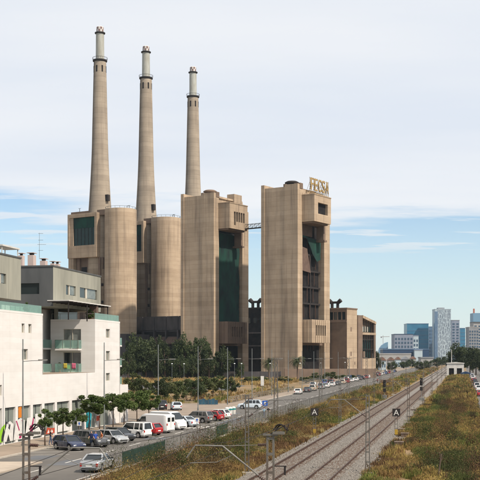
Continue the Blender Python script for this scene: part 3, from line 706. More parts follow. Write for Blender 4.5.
# roof terrace glass
m_ = MB(); m_.box(-.16, -.13, e0, eA - .15, ZP + .2, ZP + 1.15); m_.box(-4, -.17, eA - .16, eA - .13, ZP + .2, ZP + 1.15); m_.build('terrace_glass', m_rail_glass, ap)
m_ = MB(); m_.box(-.16, -.13, eB + .4, eE - .15, ZP + .2, ZP + 1.1); m_.box(-3.2, -.17, eE - .17, eE - .14, ZP + .2, ZP + 1.1); m_.build('terrace_glass', m_rail_glass, ap)
m_ = MB()
for q in np.arange(e0, eA, 1.3): m_.bar((-.2, q, ZP + .2), (-.2, q, ZP + 1.15), .04)
for q in np.arange(eB + .4, eE, 1.3): m_.bar((-.2, q, ZP + .2), (-.2, q, ZP + 1.1), .04)
for q in np.arange(-6.2, -.3, 1.2): m_.bar((q, eB + .15, ZP + .2), (q, eB + .15, ZP + 1.0), .04)
m_.bar((-6.2, eB + .15, ZP + 1.0), (-.2, eB + .15, ZP + 1.0), .05); m_.build('terrace_posts', m_galv, ap)
# penthouses
s2 = 3.4; a2 = AF - s2 * KL
def pent(y0, y1, zb, zt, sb, holes, front_holes):
    a_p = MB(); a_p.holed(lambda a, w, d: (-sb - d, a, w), y0, y1, zb, zt, holes, .25)
    a_p.poly([(-16, y0, zt), (-sb, y0, zt), (-sb, y1, zt), (-16, y1, zt)]); a_p.poly([(-16, y0, zb), (-sb, y0, zb), (-sb, y1, zb), (-16, y1, zb)]); a_p.poly([(-16, y1, zb), (-sb, y1, zb), (-sb, y1, zt), (-16, y1, zt)])
    p = a_p.build('penthouse', m_zinc, ap)
    for h in holes: window(p, lambda a, w, d: (-sb - d, a, w), h, .22, False) if False else None
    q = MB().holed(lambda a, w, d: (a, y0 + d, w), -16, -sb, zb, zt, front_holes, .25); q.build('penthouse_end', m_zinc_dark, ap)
    for h in holes:
        MB().box(-sb - .3, -sb - .2, h[0], h[1], h[2], h[3]).build('window', m_glass, ap)
        c = (h[0] + h[1]) / 2; m__ = MB(); m__.box(-sb - .2, -sb - .1, h[0] + (h[1]-h[0]) * .36, h[0] + (h[1]-h[0]) * .44, h[2], h[3]); m__.build('window_mullion', m_frame, ap)
        MB().box(-sb - .2, -sb - .17, h[0] + (h[1]-h[0]) * .45, h[1] - .1, h[2] + .1, h[3] - .05).build('blind', m_curtain, ap)
    for h in front_holes: MB().box(h[0], h[1], y0 + .2, y0 + .3, h[2], h[3]).build('window', m_glass, ap)
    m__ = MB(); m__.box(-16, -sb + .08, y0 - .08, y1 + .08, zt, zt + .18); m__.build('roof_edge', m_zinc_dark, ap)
pB0, pB1 = al(51, a2), al(99, a2)
zz = lambda x, y, a=a2: CAMH + (HY - y) / F * ya(a, x)
pent(pB0, pB1, 16.0, 21.1, s2, [(al(64, a2), al(74, a2), zz(69, 295), zz(69, 285.3)), (al(78, a2), al(95.5, a2), zz(86, 298.3), zz(86, 288.3))], [(-8.6, -5.3, 17.6, 19.0)])
a4 = AF - 4 * KL
pA1 = al(18, a4)
pent(e0, pA1, 16.3, 21.3, 4.0, [(al(-5, a4), al(3, a4), zz(0, 283, a4), zz(0, 273, a4))], [])
MB().box(-16, -6.4, e0, pA1 - 1, ZP, 16.28).build('recessed_storey', m_pink, ap); MB().box(-16, -6.6, pB0 + 2, pB1 - 1, 15.9, 15.99).build('recessed_storey', m_con_dark, ap)
MB().box(-6.5, -6.2, eB + .6, pB1 - 2, ZP + .02, 16.0).build('recessed_glazing', m_glass, ap)
for q in (pB0 + 1.0, pB0 + 7): MB().box(-6.1, -5.7, q, q + .5, ZN + .02 if q < eB else ZP, 16.0).build('column', m_zinc, ap)
# pergola over the terrace
pg = MB().box(-3.3, -.4, al(60, AF - 1.5), al(103, AF - 1.5), 16.55, 16.68).build('pergola', m_whitep, ap)
m_ = MB()
for q in (al(61, AF - 1.5), al(80, AF - 1.5), al(101, AF - 1.5)): m_.bar((-.6, q, ZP if q > eB else 14.2), (-.6, q, 16.6), .12)
for q in np.arange(al(60, AF - 1.5), al(103, AF - 1.5), 1.5): m_.box(-3.3, -.4, q, q + .1, 16.4, 16.55)
m_.build('pergola_frame', m_black, pg)
MB().box(-1.6, -.6, eB + 2.2, eB + 3.0, 15.2, 16.5).build('hanging_screen', m_brownpanel, pg)
# roof items
def roof_chimney(x, y0, y1, h, w=.9):
    l = al(x, AF - 7.5 * KL); o = MB().box(-8 - w, -8, l, l + w * 1.2, 21.2, 21.2 + h).build('roof_chimney', m_pink, ap)
    MB().box(-8.1 - w, -7.9, l - .1, l + w * 1.2 + .1, 21.2 + h + .25, 21.2 + h + .33).build('chimney_cap', m_pink, o); MB().box(-7.8 - w, -8.2, l + .15, l + w, 21.2 + h, 21.2 + h + .25).build('chimney_gap', m_black, o)
for x, h, w in ((21, 1.5, .6), (32, 1.9, .8), (44, 1.5, .75), (53, 1.4, .55), (57.5, 1.5, .6)): roof_chimney(x, 0, 0, h, w)
# fire-blackened graffiti ground floor: shop panels, each its own part, with painted shapes on a low hoarding
m_graf_w = mat('graffiti_white', (0.62, 0.62, 0.60), 0.8, (0.5, 0.5, 0.49), 2); m_graf_k = mat('graffiti_black', (0.03, 0.03, 0.035), 0.8); m_graf_g = mat('graffiti_lime', (0.225, 0.465, 0.022), 0.7)
m_graf_m = mat('graffiti_magenta', (0.315, 0.015, 0.09), 0.7); m_graf_o = mat('graffiti_orange', (0.525, 0.165, 0.015), 0.7); m_graf_t = mat('graffiti_teal', (0.01, 0.25, 0.32), 0.7); m_graf_r = mat('graffiti_red', (0.375, 0.053, 0.022), 0.7)
for (a, b_, c, d) in gh:
    sp = MB().box(-.36, -.26, a, b_, c, d).build('shop_panel', m_shopglass, ap)
    m_ = MB(); m_.box(-.26, -.2, a, b_, d - .12, d); m_.box(-.26, -.2, (a + b_) / 2 - .04, (a + b_) / 2 + .04, 1.9, d - .12); m_.build('panel_frame', m_zinc_dark, sp)
def wallp(x, y): return (al(x), CAMH + (HY - y) / F * ya(AF, x))
LV = [0]
def graffiti(pts, m, name='graffiti', lvl=0):
    LV[0] += 1; e = .006 + .004 * lvl + .0002 * LV[0]; P = [wallp(*p) for p in pts]; P = [(a, max(.15, w)) for a, w in P]
    return MB().poly([(e, a, w) for a, w in P]).build(name, m, ap)
graffiti([(-3, 443.2), (4, 442), (5, 424), (2, 427), (0, 431), (-3, 430)], m_graf_g, lvl=2)
graffiti([(1, 441.8), (3, 441.5), (5.3, 433), (3.5, 428), (1.5, 436)], m_graf_k, lvl=3)
graffiti([(2.6, 442.4), (12.8, 440.6), (13.2, 424), (10.0, 421), (6.8, 423)], m_graf_w, lvl=4)
graffiti([(6.4, 441.6), (9.8, 441.0), (8.2, 434)], m_graf_k, lvl=5)
graffiti([(8.0, 428), (9.5, 430), (10.3, 424.5), (9.2, 424)], m_graf_k, lvl=5)
graffiti([(5, 424.5), (7.6, 423.5), (6.8, 421.5), (5.2, 422.4)], m_graf_k, lvl=5)
graffiti([(13.4, 440.2), (24.5, 438.5), (24.5, 420), (20.5, 418), (17.5, 420), (15.5, 421)], m_graf_w, lvl=4)
graffiti([(15.6, 421), (16.6, 420.6), (19.6, 430), (18.8, 431)], m_graf_m, lvl=5)
graffiti([(21.4, 420), (23, 419), (23.4, 425), (22.4, 425)], m_graf_m, lvl=5)
graffiti([(18.6, 438.6), (21, 438), (21.8, 433), (19.6, 433.6)], m_graf_m, lvl=5)
graffiti([(24.7, 438.3), (34.5, 436.4), (34.5, 419), (31.5, 417), (27, 418)], m_graf_w, lvl=4)
graffiti([(29.6, 432), (32.4, 432), (33.8, 418), (32.8, 418), (31.4, 425), (29.6, 426)], m_graf_m, lvl=5)
graffiti([(34.7, 436.3), (42, 435.1), (42, 421), (37.2, 413.4), (35, 414)], m_graf_w, lvl=4)
graffiti([(40.4, 435.2), (44, 434.6), (44, 428), (42, 430)], m_graf_k, lvl=5)
graffiti([(45.5, 434.4), (54.5, 432.9), (54.5, 427.6), (51, 428.2), (47, 427.5)], m_graf_r, lvl=4)
graffiti([(47, 433.2), (49.2, 432.8), (48.4, 429.4)], m_graf_w, lvl=5); graffiti([(50.4, 432.6), (52.8, 432.2), (52, 429.4)], m_graf_w, lvl=5)
graffiti([(57.5, 432.2), (69, 430.2), (69, 420.8), (62, 421.5), (57.5, 423)], m_graf_w, lvl=4)
graffiti([(86.2, 427.6), (90.5, 426.6), (91.6, 414), (89, 411.5), (86, 413)], m_graf_t, lvl=4)
graffiti([(96.4, 421), (99.4, 420.4), (99.4, 415.4), (96.4, 416)], m_graf_r, lvl=4)
graffiti([(18.2, 418), (21.4, 417.4), (21.4, 406.6), (18.2, 407.2)], m_graf_o, 'orange_panel', lvl=4)
ap_p = lambda x, y, z: tuple(Vector(rd(AF, 0)) + Matrix.Rotation(RA, 3, 'Z') @ Vector((x, y, z)))
def chair(label, loc, m, rz):
    t = thing('balcony_chair', label, 'chair', loc, rz); MB().box(-.24, .24, -.24, .24, .40, .46).build('seat', m, t); MB().box(-.24, .24, .20, .25, .46, .95).build('backrest', m, t)
    for x in (-.21, .21):
        for y in (-.21, .21): MB().bar((x, y, 0), (x, y, .42), .04).build('leg', m, t)
chair('lime green chair on the lower courtyard balcony', ap_p(-3.4, eB - .65, 7.48), m_graf_g, .3)
def potted(label, loc, h, seed):
    t = thing('potted_plant', label, 'plant', loc); MB().lathe([(.14, 0), (.2, .35), (.22, .36), (.18, .33)], 10).build('pot', m_tile, t, 'auto'); c = reuse('foliage', ST0, t, (0, 0, h), seed); c.scale = (h * .55, h * .55, h * .6)
m_tile = mat('terracotta', (0.32, 0.12, 0.06), 0.85)
def towel(label, loc, w, h, m):
    o = MB(); n_ = 8
    for i in range(n_ + 1):
        for j in range(5): o.v.append((w * i / n_, .03 * math.sin(i * 1.7) * (1 - j / 4), h * j / 4))
    for i in range(n_):
        for j in range(4): a = i * 5 + j; o.face([a, a + 5, a + 6, a + 1])
    o = o.build('towel', m, None, True); o.location = loc; o.rotation_euler = (0, 0, RA); tag(o, label, 'towel'); md = o.modifiers.new('t', 'SOLIDIFY'); md.thickness = .012
towel('pink towel hanging over the lower courtyard balcony rail', ap_p(lx(74.5), eB - 1.27, 7.95), .55, .72, mat('pink_cloth', (0.5, 0.12, 0.2), 0.9)); towel('yellow towel hanging over the lower courtyard balcony rail', ap_p(lx(66), eB - 1.27, 8.0), .5, .66, mat('yellow_cloth', (0.45, 0.36, 0.06), 0.9))
# rooftop antenna and frame are things of their own
lq = al(33, AF - 8.4 * KL)
an = thing('tv_antenna', 'thin tall television antenna mast on the penthouse roof chimney', 'antenna', tuple(Vector(rd(AF, 0)) + Matrix.Rotation(RA, 3, 'Z') @ Vector((-8.4, lq + .4, 23.0))))
MB().cyl((0, 0, 0), (0, 0, 3.4), .03, .02, 6).build('pole', m_lamp, an)
for z, w in ((1.0, .5), (1.8, .9), (2.4, .5), (3.3, .5)):
    m_ = MB(); m_.bar((-w * .3, 0, z), (w, 0, z), .03)
    for q in np.linspace(-w * .2, w * .9, 5): m_.bar((q, -.2, z), (q, .2, z), .02)
    m_.build('aerial', m_lamp, an)
p_ = Vector(rd(AF, 0)) + Matrix.Rotation(RA, 3, 'Z') @ Vector((-6.2, al(1, AF - 6.5 * KL), 21.32))
fr = thing('roof_pergola', 'white frame shelter on the roof at the left picture edge', 'shelter', tuple(p_), RA)
m_ = MB()
for x in (-1.6, .1):
    for y in (-2.0, 2.6): m_.bar((x, y, 0), (x, y, 1.5), .1)
m_.build('posts', m_whitep, fr); MB().box(-1.8, .3, -2.2, 2.8, 1.5, 1.68).build('top', m_whitep, fr)


# ------------------------------------------------------------------ skyline and far town
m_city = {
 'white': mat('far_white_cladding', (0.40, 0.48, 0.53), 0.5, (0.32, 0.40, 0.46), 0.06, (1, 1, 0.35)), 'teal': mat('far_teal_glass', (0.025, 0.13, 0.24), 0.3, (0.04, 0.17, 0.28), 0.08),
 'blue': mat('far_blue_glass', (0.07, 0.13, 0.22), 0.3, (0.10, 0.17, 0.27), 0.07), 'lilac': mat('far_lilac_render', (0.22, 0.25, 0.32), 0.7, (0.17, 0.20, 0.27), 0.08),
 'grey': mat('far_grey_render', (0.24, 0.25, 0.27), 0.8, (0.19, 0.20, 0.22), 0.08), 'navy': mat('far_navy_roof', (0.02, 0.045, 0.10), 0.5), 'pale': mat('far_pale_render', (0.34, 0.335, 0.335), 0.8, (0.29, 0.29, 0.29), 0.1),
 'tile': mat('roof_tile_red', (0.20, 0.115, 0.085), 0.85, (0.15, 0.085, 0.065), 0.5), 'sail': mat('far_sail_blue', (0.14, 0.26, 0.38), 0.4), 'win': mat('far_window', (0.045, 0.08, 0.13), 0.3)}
def far_block(name, label, cat, x0, x1, ytop, Y, depth, body, rz=0.0, floors=True, band=None, win=None, ncol=0, step=3.6):
    X0, X1 = (x0 - CX) / F * Y, (x1 - CX) / F * Y; H = CAMH + (HY - ytop) / F * Y; w = X1 - X0
    t = thing(name, label, cat, ((X0 + X1) / 2, Y, 0), rz)
    MB().box(-w/2, w/2, 0, depth, 0, H).build('body', m_city[body], t)
    MB().box(-w/2 - .4, w/2 + .4, -.4, depth + .4, H, H + 1.2).build('roof_edge', m_city[band or 'lilac'], t)
    if floors and not ncol:
        for k in range(1, int(H / (step * 2))):
            m_ = MB(); z = k * step * 2; m_.box(-w/2 - .35, w/2 + .35, -.35, depth + .35, z, z + .9); m_.build('floor_band', m_city[band or 'lilac'], t)
    if ncol:
        nr = max(2, int((H - 6) / (step * 1.5))); cw = w / ncol
        for i in range(ncol):
            for j in range(nr):
                z = 5 + (H - 8) * j / nr; MB().box(-w/2 + cw * (i + .22), -w/2 + cw * (i + .78), -.3, 0, z, z + (H - 8) / nr * .55).build('window', m_city[win or 'win'], t)
    return t, w, H
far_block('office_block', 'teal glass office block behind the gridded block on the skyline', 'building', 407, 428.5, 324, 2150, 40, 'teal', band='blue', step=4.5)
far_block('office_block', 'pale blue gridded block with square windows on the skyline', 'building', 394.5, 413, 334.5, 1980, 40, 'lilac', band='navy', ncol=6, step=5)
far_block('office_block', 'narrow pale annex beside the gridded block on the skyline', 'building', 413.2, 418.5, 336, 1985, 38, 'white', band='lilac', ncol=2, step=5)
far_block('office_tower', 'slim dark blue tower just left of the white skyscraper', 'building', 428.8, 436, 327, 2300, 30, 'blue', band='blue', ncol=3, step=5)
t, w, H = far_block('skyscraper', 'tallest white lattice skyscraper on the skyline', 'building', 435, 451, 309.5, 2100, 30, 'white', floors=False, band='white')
rr = random.Random(3)
for i in range(15):
    m_ = MB(); x = -w/2 + w * (i + .5) / 15; z = 2.0; k = i % 2
    while z < H - 3:
        h = rr.uniform(4, 11); x_ = x + rr.uniform(-.5, .5); m_.bar((x_, -.35, z), (x_ + rr.uniform(-.7, .7), -.35, min(z + h, H - 1)),   .38, .4); z += h + rr.uniform(1, 3)
    m_.build('facade_lattice', m_city['lilac'], t)
MB().box(-w/2 + 7, w/2 - 12, 5, 20, H + 1.2, H + 4).build('roof_plant', m_city['grey'], t)
MB().box(-w/2 - .6, -w/2 + 5.5, -.5, 8, 2, H - 4).build('side_glass', m_city['blue'], t)
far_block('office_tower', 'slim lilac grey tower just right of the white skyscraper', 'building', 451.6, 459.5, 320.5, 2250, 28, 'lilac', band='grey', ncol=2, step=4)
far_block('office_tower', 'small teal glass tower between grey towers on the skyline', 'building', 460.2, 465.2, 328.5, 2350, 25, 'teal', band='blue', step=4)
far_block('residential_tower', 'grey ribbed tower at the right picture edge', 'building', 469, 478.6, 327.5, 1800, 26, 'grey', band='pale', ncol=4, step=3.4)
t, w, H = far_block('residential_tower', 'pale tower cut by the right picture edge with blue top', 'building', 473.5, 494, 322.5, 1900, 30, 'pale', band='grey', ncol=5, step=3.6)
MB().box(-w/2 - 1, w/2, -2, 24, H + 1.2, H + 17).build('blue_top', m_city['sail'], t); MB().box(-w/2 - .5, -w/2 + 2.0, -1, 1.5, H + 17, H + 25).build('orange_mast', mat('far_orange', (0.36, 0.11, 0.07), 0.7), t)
# sail shaped building and crane
Y = 2200; q = Y / F
sb = thing('sail_building', 'small blue sail shaped building left on the skyline', 'building', ((383.5 - CX) * q, Y, 0))
pr = [(-4.5, 0), (4.5, 0), (4.5, 15.0), (2, 14.2), (-1.5, 11.8), (-3.6, 8.8), (-4.5, 6.5)]
MB().prism([(a * q, b_ * q * (1 if b_ == 0 else 1) + (CAMH if b_ else 0)) for a, b_ in pr], lambda a, w: (a, 0, w), lambda a, w: (a, 14, w)).build('body', m_city['sail'], sb)
for k in range(1, 6): MB().box(-4.0 * q, 4.4 * q, -.4, 0, k * 5.5, k * 5.5 + 1.0).build('floor_band', m_city['blue'], sb)
cr = thing('tower_crane', 'thin pale tower crane above the sail shaped building', 'crane', ((385 - CX) * q, Y + 30, 0))
zc_ = CAMH + 20.5 * q
m_ = MB(); m_.bar((0, 0, 0), (0, 0, zc_ + 3), .9); m_.build('mast', m_city['pale'], cr); MB().bar((-5 * q * .5, 0, zc_), (6.5 * q, 0, zc_ + .4), .8).build('jib', m_city['tile'], cr); MB().box(-5, -2.5, -1, 1, zc_ - 2.5, zc_).build('counterweight', m_city['grey'], cr)
# long low buildings
far_block('warehouse', 'long dark navy roofed hall below the skyline', 'building', 383, 429, 349.6, 1500, 30, 'navy', floors=False, band='blue')
t, w, H = far_block('billboard_hall', 'small white panelled hall front beside the navy roofed hall', 'building', 414.5, 422.5, 350.4, 1490, 8, 'white', floors=False, band='lilac')
far_block('warehouse', 'long pale wall building below the navy roofed hall', 'building', 377, 411, 354.4, 1150, 20, 'pale', floors=False, band='pale')
far_block('warehouse', 'pale flat shed left of the far tracks', 'building', 421, 433.5, 358.2, 980, 15, 'pale', floors=False, band='grey')
def house(label, x0, x1, ye, Y, wall='pale', roof='tile'):
    X0, X1 = (x0 - CX) / F * Y, (x1 - CX) / F * Y; H = CAMH + (HY - ye) / F * Y; w = X1 - X0; t = thing('house', label, 'house', ((X0 + X1) / 2, Y, 0), 0, 'small houses beyond the power station')
    MB().box(-w/2, w/2, 0, 9, 0, H).build('wall', m_city[wall], t); MB().prism([(-w/2 - .5, H), (w/2 + .5, H), (0, H + 2.6)], lambda a, z: (a, -.5, z), lambda a, z: (a, 9.5, z)).build('roof', m_city[roof], t)
    for k in range(3): MB().box(-w/2 + w * (k + .25) / 3, -w/2 + w * (k + .7) / 3, -.12, 0, H * .3, H * .65).build('window', m_city['win'], t)
house('small white house with red roof beyond the power station', 379.5, 386, 360.5, 760, 'white'); house('small house with red roof right of the white house', 388.5, 394.5, 360.2, 860, 'pale')
house('white gabled house far down the road', 396, 401, 359.6, 980, 'white'); house('grey roofed house beside the far road', 402.5, 409.5, 359.4, 920, 'grey', 'grey'); house('farthest red roofed house near the tracks', 411, 416, 358.8, 1080, 'pale')

# white trackside hut
Yh = 525; hx = (455.4 - CX) / F * Yh
hu = thing('trackside_hut', 'small white hut with two dark openings at the end of the verge', 'hut', (hx, Yh, 0), RA)
Hh = CAMH + (HY - 363.6) / F * Yh; w = 8.3
m_ = MB(); m_.holed(lambda a, z, d: (a, d, z), -w/2, w/2, 0, Hh, [(-3.2, -.7, 0, 3.9), (.7, 3.2, 0, 3.9)], .5); m_.box(-w/2, w/2, .6, 7, 0, Hh - .02); m_.poly([(w/2, 0, 0), (w/2, .6, 0), (w/2, .6, Hh), (w/2, 0, Hh)]); m_.poly([(-w/2, 0, 0), (-w/2, .6, 0), (-w/2, .6, Hh), (-w/2, 0, Hh)])
m_.build('wall', m_whitep, hu)
MB().prism([(-w/2 - .3, Hh), (w/2 + .3, Hh), (w/2 + .3, Hh + .3), (0, Hh + .75), (-w/2 - .3, Hh + .3)], lambda a, z: (a, -.3, z), lambda a, z: (a, 7.3, z)).build('roof', m_whitep, hu)
for x in (-3.2, .7):
    d_ = MB().box(x, x + 2.5, .42, .52, 0, 3.9).build('door', m_void, hu); MB().box(x + 1.2, x + 1.3, .36, .42, 0, 3.9).build('door_joint', m_black, d_)
m_ = MB(); m_.cyl((-1.9, 2, Hh), (-1.9, 2, Hh + 7), .16, .12); m_.build('mast', m_whitep, hu)

# ------------------------------------------------------------------ trees
def crown_mesh(name, rx, ry, rz, n, leaf, m, clumps=22, seed=1, hollow=.35, squash=1.0, sub=True):
    g_ = np.random.default_rng(seed)
    d = g_.normal(size=(clumps, 3)); d /= np.linalg.norm(d, axis=1)[:, None]; r = g_.uniform(hollow, .95, clumps) ** .7
    C = d * r[:, None]; cs = g_.uniform(.15, .38, clumps)
    ci = g_.integers(0, clumps, n); p = g_.normal(size=(n, 3)); p /= np.linalg.norm(p, axis=1)[:, None]; p *= (g_.random(n) ** .45)[:, None]
    P = (C[ci] + p * cs[ci][:, None]) * np.array([rx, ry, rz])
    a = g_.normal(size=(n, 3)); a /= np.linalg.norm(a, axis=1)[:, None]; b_ = np.cross(a, g_.normal(size=(n, 3))); b_ /= np.linalg.norm(b_, axis=1)[:, None]
    s_ = leaf * g_.uniform(.6, 1.35, n)[:, None]
    V = np.stack([P - a * s_ , P + b_ * s_ * .55, P + a * s_, P - b_ * s_ * .55], 1).reshape(-1, 3)
    return np_mesh(name, V, np.arange(len(V)).reshape(-1, 4), [m])
def trunk_mesh(h, r, rx, rz, seed, crown_z, limbs=6):
    g_ = random.Random(seed); m_ = MB(); top = Vector((g_.uniform(-.1, .1) * rx, g_.uniform(-.1, .1) * rx, crown_z)); mid = Vector((top.x * .4, top.y * .4, h * .5))
    m_.cyl((0, 0, -.1), mid, r * 1.15, r * .85, 8); m_.cyl(mid, top, r * .85, r * .55, 8)
    for k in range(limbs):
        an = 2 * math.pi * (k + g_.random() * .6) / limbs; st = mid.lerp(top, g_.uniform(.35, 1)); e = Vector((math.cos(an) * rx * .65, math.sin(an) * rx * .65, crown_z + g_.uniform(-.2, .6) * rz)); k_ = st.lerp(e, .5) + Vector((0, 0, .12 * rz))
        m_.cyl(st, k_, r * .4, r * .25, 6); m_.cyl(k_, e, r * .25, r * .1, 5)
    m_.cyl(top, top + Vector((0, 0, rz * .6)), r * .5, r * .15, 6)
    return m_.mesh('trunk', m_bark, True)
ST = [(crown_mesh('crown', 1.0, 1.0, 1.0, 4600, .08, m_leaf, 20, 10 + k, .5), k) for k in range(4)]
ST0 = ST[0][0]
for i, (x, y, z, h, lb) in enumerate(((lx(60), eB - .6, 7.48, .8, 'potted plant at the left end of the lower courtyard balcony'), (lx(78.5), eB - .5, 10.6, .7, 'potted plant at the right end of the upper courtyard balcony'), (-1.2, eB + 1.6, ZP + .03, 1.0, 'large potted plant on the roof terrace under the pergola'), (-2.2, eB + 3.6, ZP + .03, .9, 'second potted plant on the roof terrace'), (-1.0, eA - 2.5, ZP + .03, .9, 'potted plant on the left roof terrace corner'))):
    potted(lb, ap_p(x, y, z), h, i)
BT = [crown_mesh('crown', 1.0, 1.0, 1.0, 5200, .062, m_leaf2, 40, 30 + k, .3) for k in range(4)]
LT = [crown_mesh('crown', 1.0, 1.0, 1.0, 3400, .075, m_leaf3, 26, 50 + k, .3) for k in range(3)]
def tree(name, label, loc, h, rx, rz, crown, seed, group, r=.1):
    t = thing(name, label, 'tree', loc, 0, group); g_ = random.Random(seed)
    cz = h - rz; tm = trunk_mesh(h, r, rx, rz, seed, cz); reuse('trunk', tm, t)
    c = reuse('crown', crown, t, (0, 0, cz), seed * 1.7); c.scale = (rx * g_.uniform(.85, 1.2), rx * g_.uniform(.85, 1.2), rz); return t
PZ = .13
for i, (a0, a1, Y0, Y1) in enumerate(((-36.5, -33.2, 92, 97), (-41.0, -38.6, 97, 101), (-33.8, -31.2, 104, 113), (-37.0, -34.2, 121, 124), (-35.2, -32.5, 150, 163), (-40.8, -37.4, 170, 178))):
    sheet('road_patch', a0, a1, Y0, Y1, .016, m_asph2)
SD = ['street tree nearest the graffiti wall, small round crown', 'second street tree beside the navy hatchback', 'third street tree from the left along the kerb', 'tallest street tree by the teal graffiti', 'small street tree at the white building corner', 'street tree hanging over the silver hatchback',
      'street tree behind the white estate car', 'street tree left of the white vans', 'last street tree of the row, by the lamp post']
sp_ = [(45, -43.9, 3.9, 1.15, 1.0), (63, -43.9, 3.8, 1.25, 1.05), (79, -43.9, 3.6, 1.1, .95), (89, -47.2, 4.7, 1.9, 1.2), (99.5, -47.2, 2.9, .7, .5), (113, -46.2, 4.6, 1.5, 1.3), (124, -46.6, 4.7, 1.6, 1.4), (137, -46.6, 4.7, 1.8, 1.5), (149, -46.6, 4.4, 1.7, 1.4)]
for i, (x, a, h, rx, rz) in enumerate(sp_):
    tree('street_tree', SD[i], rd(a, ya(a, x), PZ), h, rx, rz, ST[i % 4][0], 100 + i, 'street trees along the pavement', .07)
sp2 = [(160, 222, 4.6, 2.4), (168, 236, 5.2, 2.6), (176, 215, 4.2, 2.2), (186, 240, 5.0, 2.7), (195, 228, 4.2, 2.2), (204, 246, 4.8, 2.6), (213, 250, 5.2, 2.6), (222, 262, 5.0, 2.6), (231, 258, 4.2, 2.1), (143, 230, 5.4, 2.4), (133, 245, 6.0, 2.3)]
for i, (x, Y, h, rx) in enumerate(sp2):
    tree('parking_tree', 'bushy green tree number %s from the left behind the parked cars' % ['three','four','five','six','seven','eight','nine','ten','eleven','two','one'][i], ((x - CX) / F * Y, Y, PZ), h, rx, h * .42, LT[i % 3] if i % 4 else BT[i % 4], 130 + i, 'bushy trees behind the parked cars', .09)
big = [(128, 352, 455), (137, 333, 470), (146, 341, 462), (154, 336, 480), (165, 343, 466), (176, 340, 474), (185, 333.5, 468), (199, 337, 472), (209, 346, 462), (222, 346, 470), (120, 356, 440), (240, 362, 470), (158, 355, 452), (180, 356, 450), (193, 354, 455)]
BL = ['first', 'second', 'third', 'fourth', 'fifth', 'sixth', 'seventh', 'eighth', 'ninth', 'tenth']
order = sorted(range(len(big)), key=lambda i: big[i][0]); nm = ['first','second','third','fourth','fifth','sixth','seventh','eighth','ninth','tenth','eleventh','twelfth','thirteenth','fourteenth','fifteenth']
for i, (x, yt, Y) in enumerate(big):
    h = CAMH + (HY - yt) / F * Y; rx = h * random.uniform(.26, .36)
    tree('tall_tree', 'dark tall tree, %s from the left before the power station' % nm[order.index(i)], ((x - CX) / F * Y, Y, 0), h, rx, h * .47, BT[i % 4], 160 + i, 'dark trees before the power station', .28)
rt = [(456, 345.5, 600), (463, 342.5, 590), (470, 347, 575), (476, 349.5, 560), (482, 350, 550), (473, 352, 640), (488, 346, 560)]
RL = ['leftmost round dark tree behind the white hut', 'tallest dark tree behind the white hut', 'dark tree right of the tallest tree behind the hut', 'dark tree near the right picture edge', 'dark tree cut by the right picture edge', 'rearmost dark tree of the clump behind the hut', 'dark tree outside right edge of the clump']
for i, (x, yt, Y) in enumerate(rt[:6]):
    h = CAMH + (HY - yt) / F * Y; tree('round_tree', RL[i], ((x - CX) / F * Y, Y, 0), h, h * .36, h * .42, BT[(i + 1) % 4], 190 + i, 'clump of trees behind the hut', .3)
mid = [(378, 352, 640, 3), (392, 361, 700, 4.0), (404, 360.6, 820, 4.5), (412, 359.5, 900, 5), (426, 360, 760, 5), (438, 357.5, 900, 6), (443, 357.0, 980, 6), (420, 361, 700, 4), (330, 372, 430, 3.5), (342, 374, 420, 3.2), (318, 372, 400, 3.2), (352, 375, 440, 2.6), (306, 376, 380, 3), (285, 376, 390, 3), (250, 377, 380, 3), (262, 376, 400, 3)]
ML = ['narrow dark tree at the right end of the control building', 'low tree beside the far red roofed houses', 'low tree below the gridded skyline block', 'low tree before the navy roofed hall', 'low tree left of the far tracks', 'far tree at the vanishing end of the tracks', 'far tree just right of the vanishing tracks', 'low bushy tree on the far left bank',
      'green bush tree before the lower box tower', 'green bush tree before the control building', 'olive bush tree left of the tower base', 'small bush tree by the brown wall', 'olive bush tree right of the palms', 'olive bush tree between the two palms', 'olive bush tree left of the palms', 'olive bush tree beside the left palm']
for i, (x, yt, Y, rx) in enumerate(mid):
    h = CAMH + (HY - yt) / F * Y; tree('bush_tree', ML[i], ((x - CX) / F * Y, Y, 0), h, rx, h * .45, (LT if i > 7 else BT)[i % 3], 220 + i, None, .12)
def palm(label, x, yt, Y):
    h = CAMH + (HY - yt) / F * Y - 1.0; t = thing('palm_tree', label, 'palm tree', ((x - CX) / F * Y, Y, 0), x)
    m_ = MB(); m_.lathe([(.45, -.1), (.34, .6), (.3, h * .5), (.33, h - .9), (.5, h - .3), (.3, h + .1)], 10); m_.build('trunk', m_bark, t, True)
    g_ = random.Random(int(x)); m_ = MB()
    for k in range(80):
        an = g_.uniform(0, 6.28); el_ = g_.uniform(-.5, 1.35); ln_ = g_.uniform(3.0, 4.2); p = Vector((0, 0, h)); pts = []
        for q in range(7):
            pts.append(p.copy()); e = el_ - q * .26; p = p + Vector((math.cos(an) * math.cos(e), math.sin(an) * math.cos(e), math.sin(e))) * ln_ / 6
        sd_ = Vector((-math.sin(an), math.cos(an), 0))
        for q in range(6):
            for sg_ in (-1, 1):
                for fr_ in (0, .5):
                    a = pts[q].lerp(pts[q+1], fr_); L_ = .8 * (1 - abs(q - 2) / 7); tip = a + sd_ * sg_ * L_ + (pts[q+1] - pts[q]) * .8 + Vector((0, 0, -.18))
                    b = m_.vs([a, a + (pts[q+1] - pts[q]) * .28, tip]); m_.face([b, b+1, b+2])
    m_.build('fronds', m_palm, t)
palm('left palm tree before the gap between the towers', 269, 360.5, 425); palm('right palm tree at the foot of the lettered tower', 297.5, 358.5, 430)

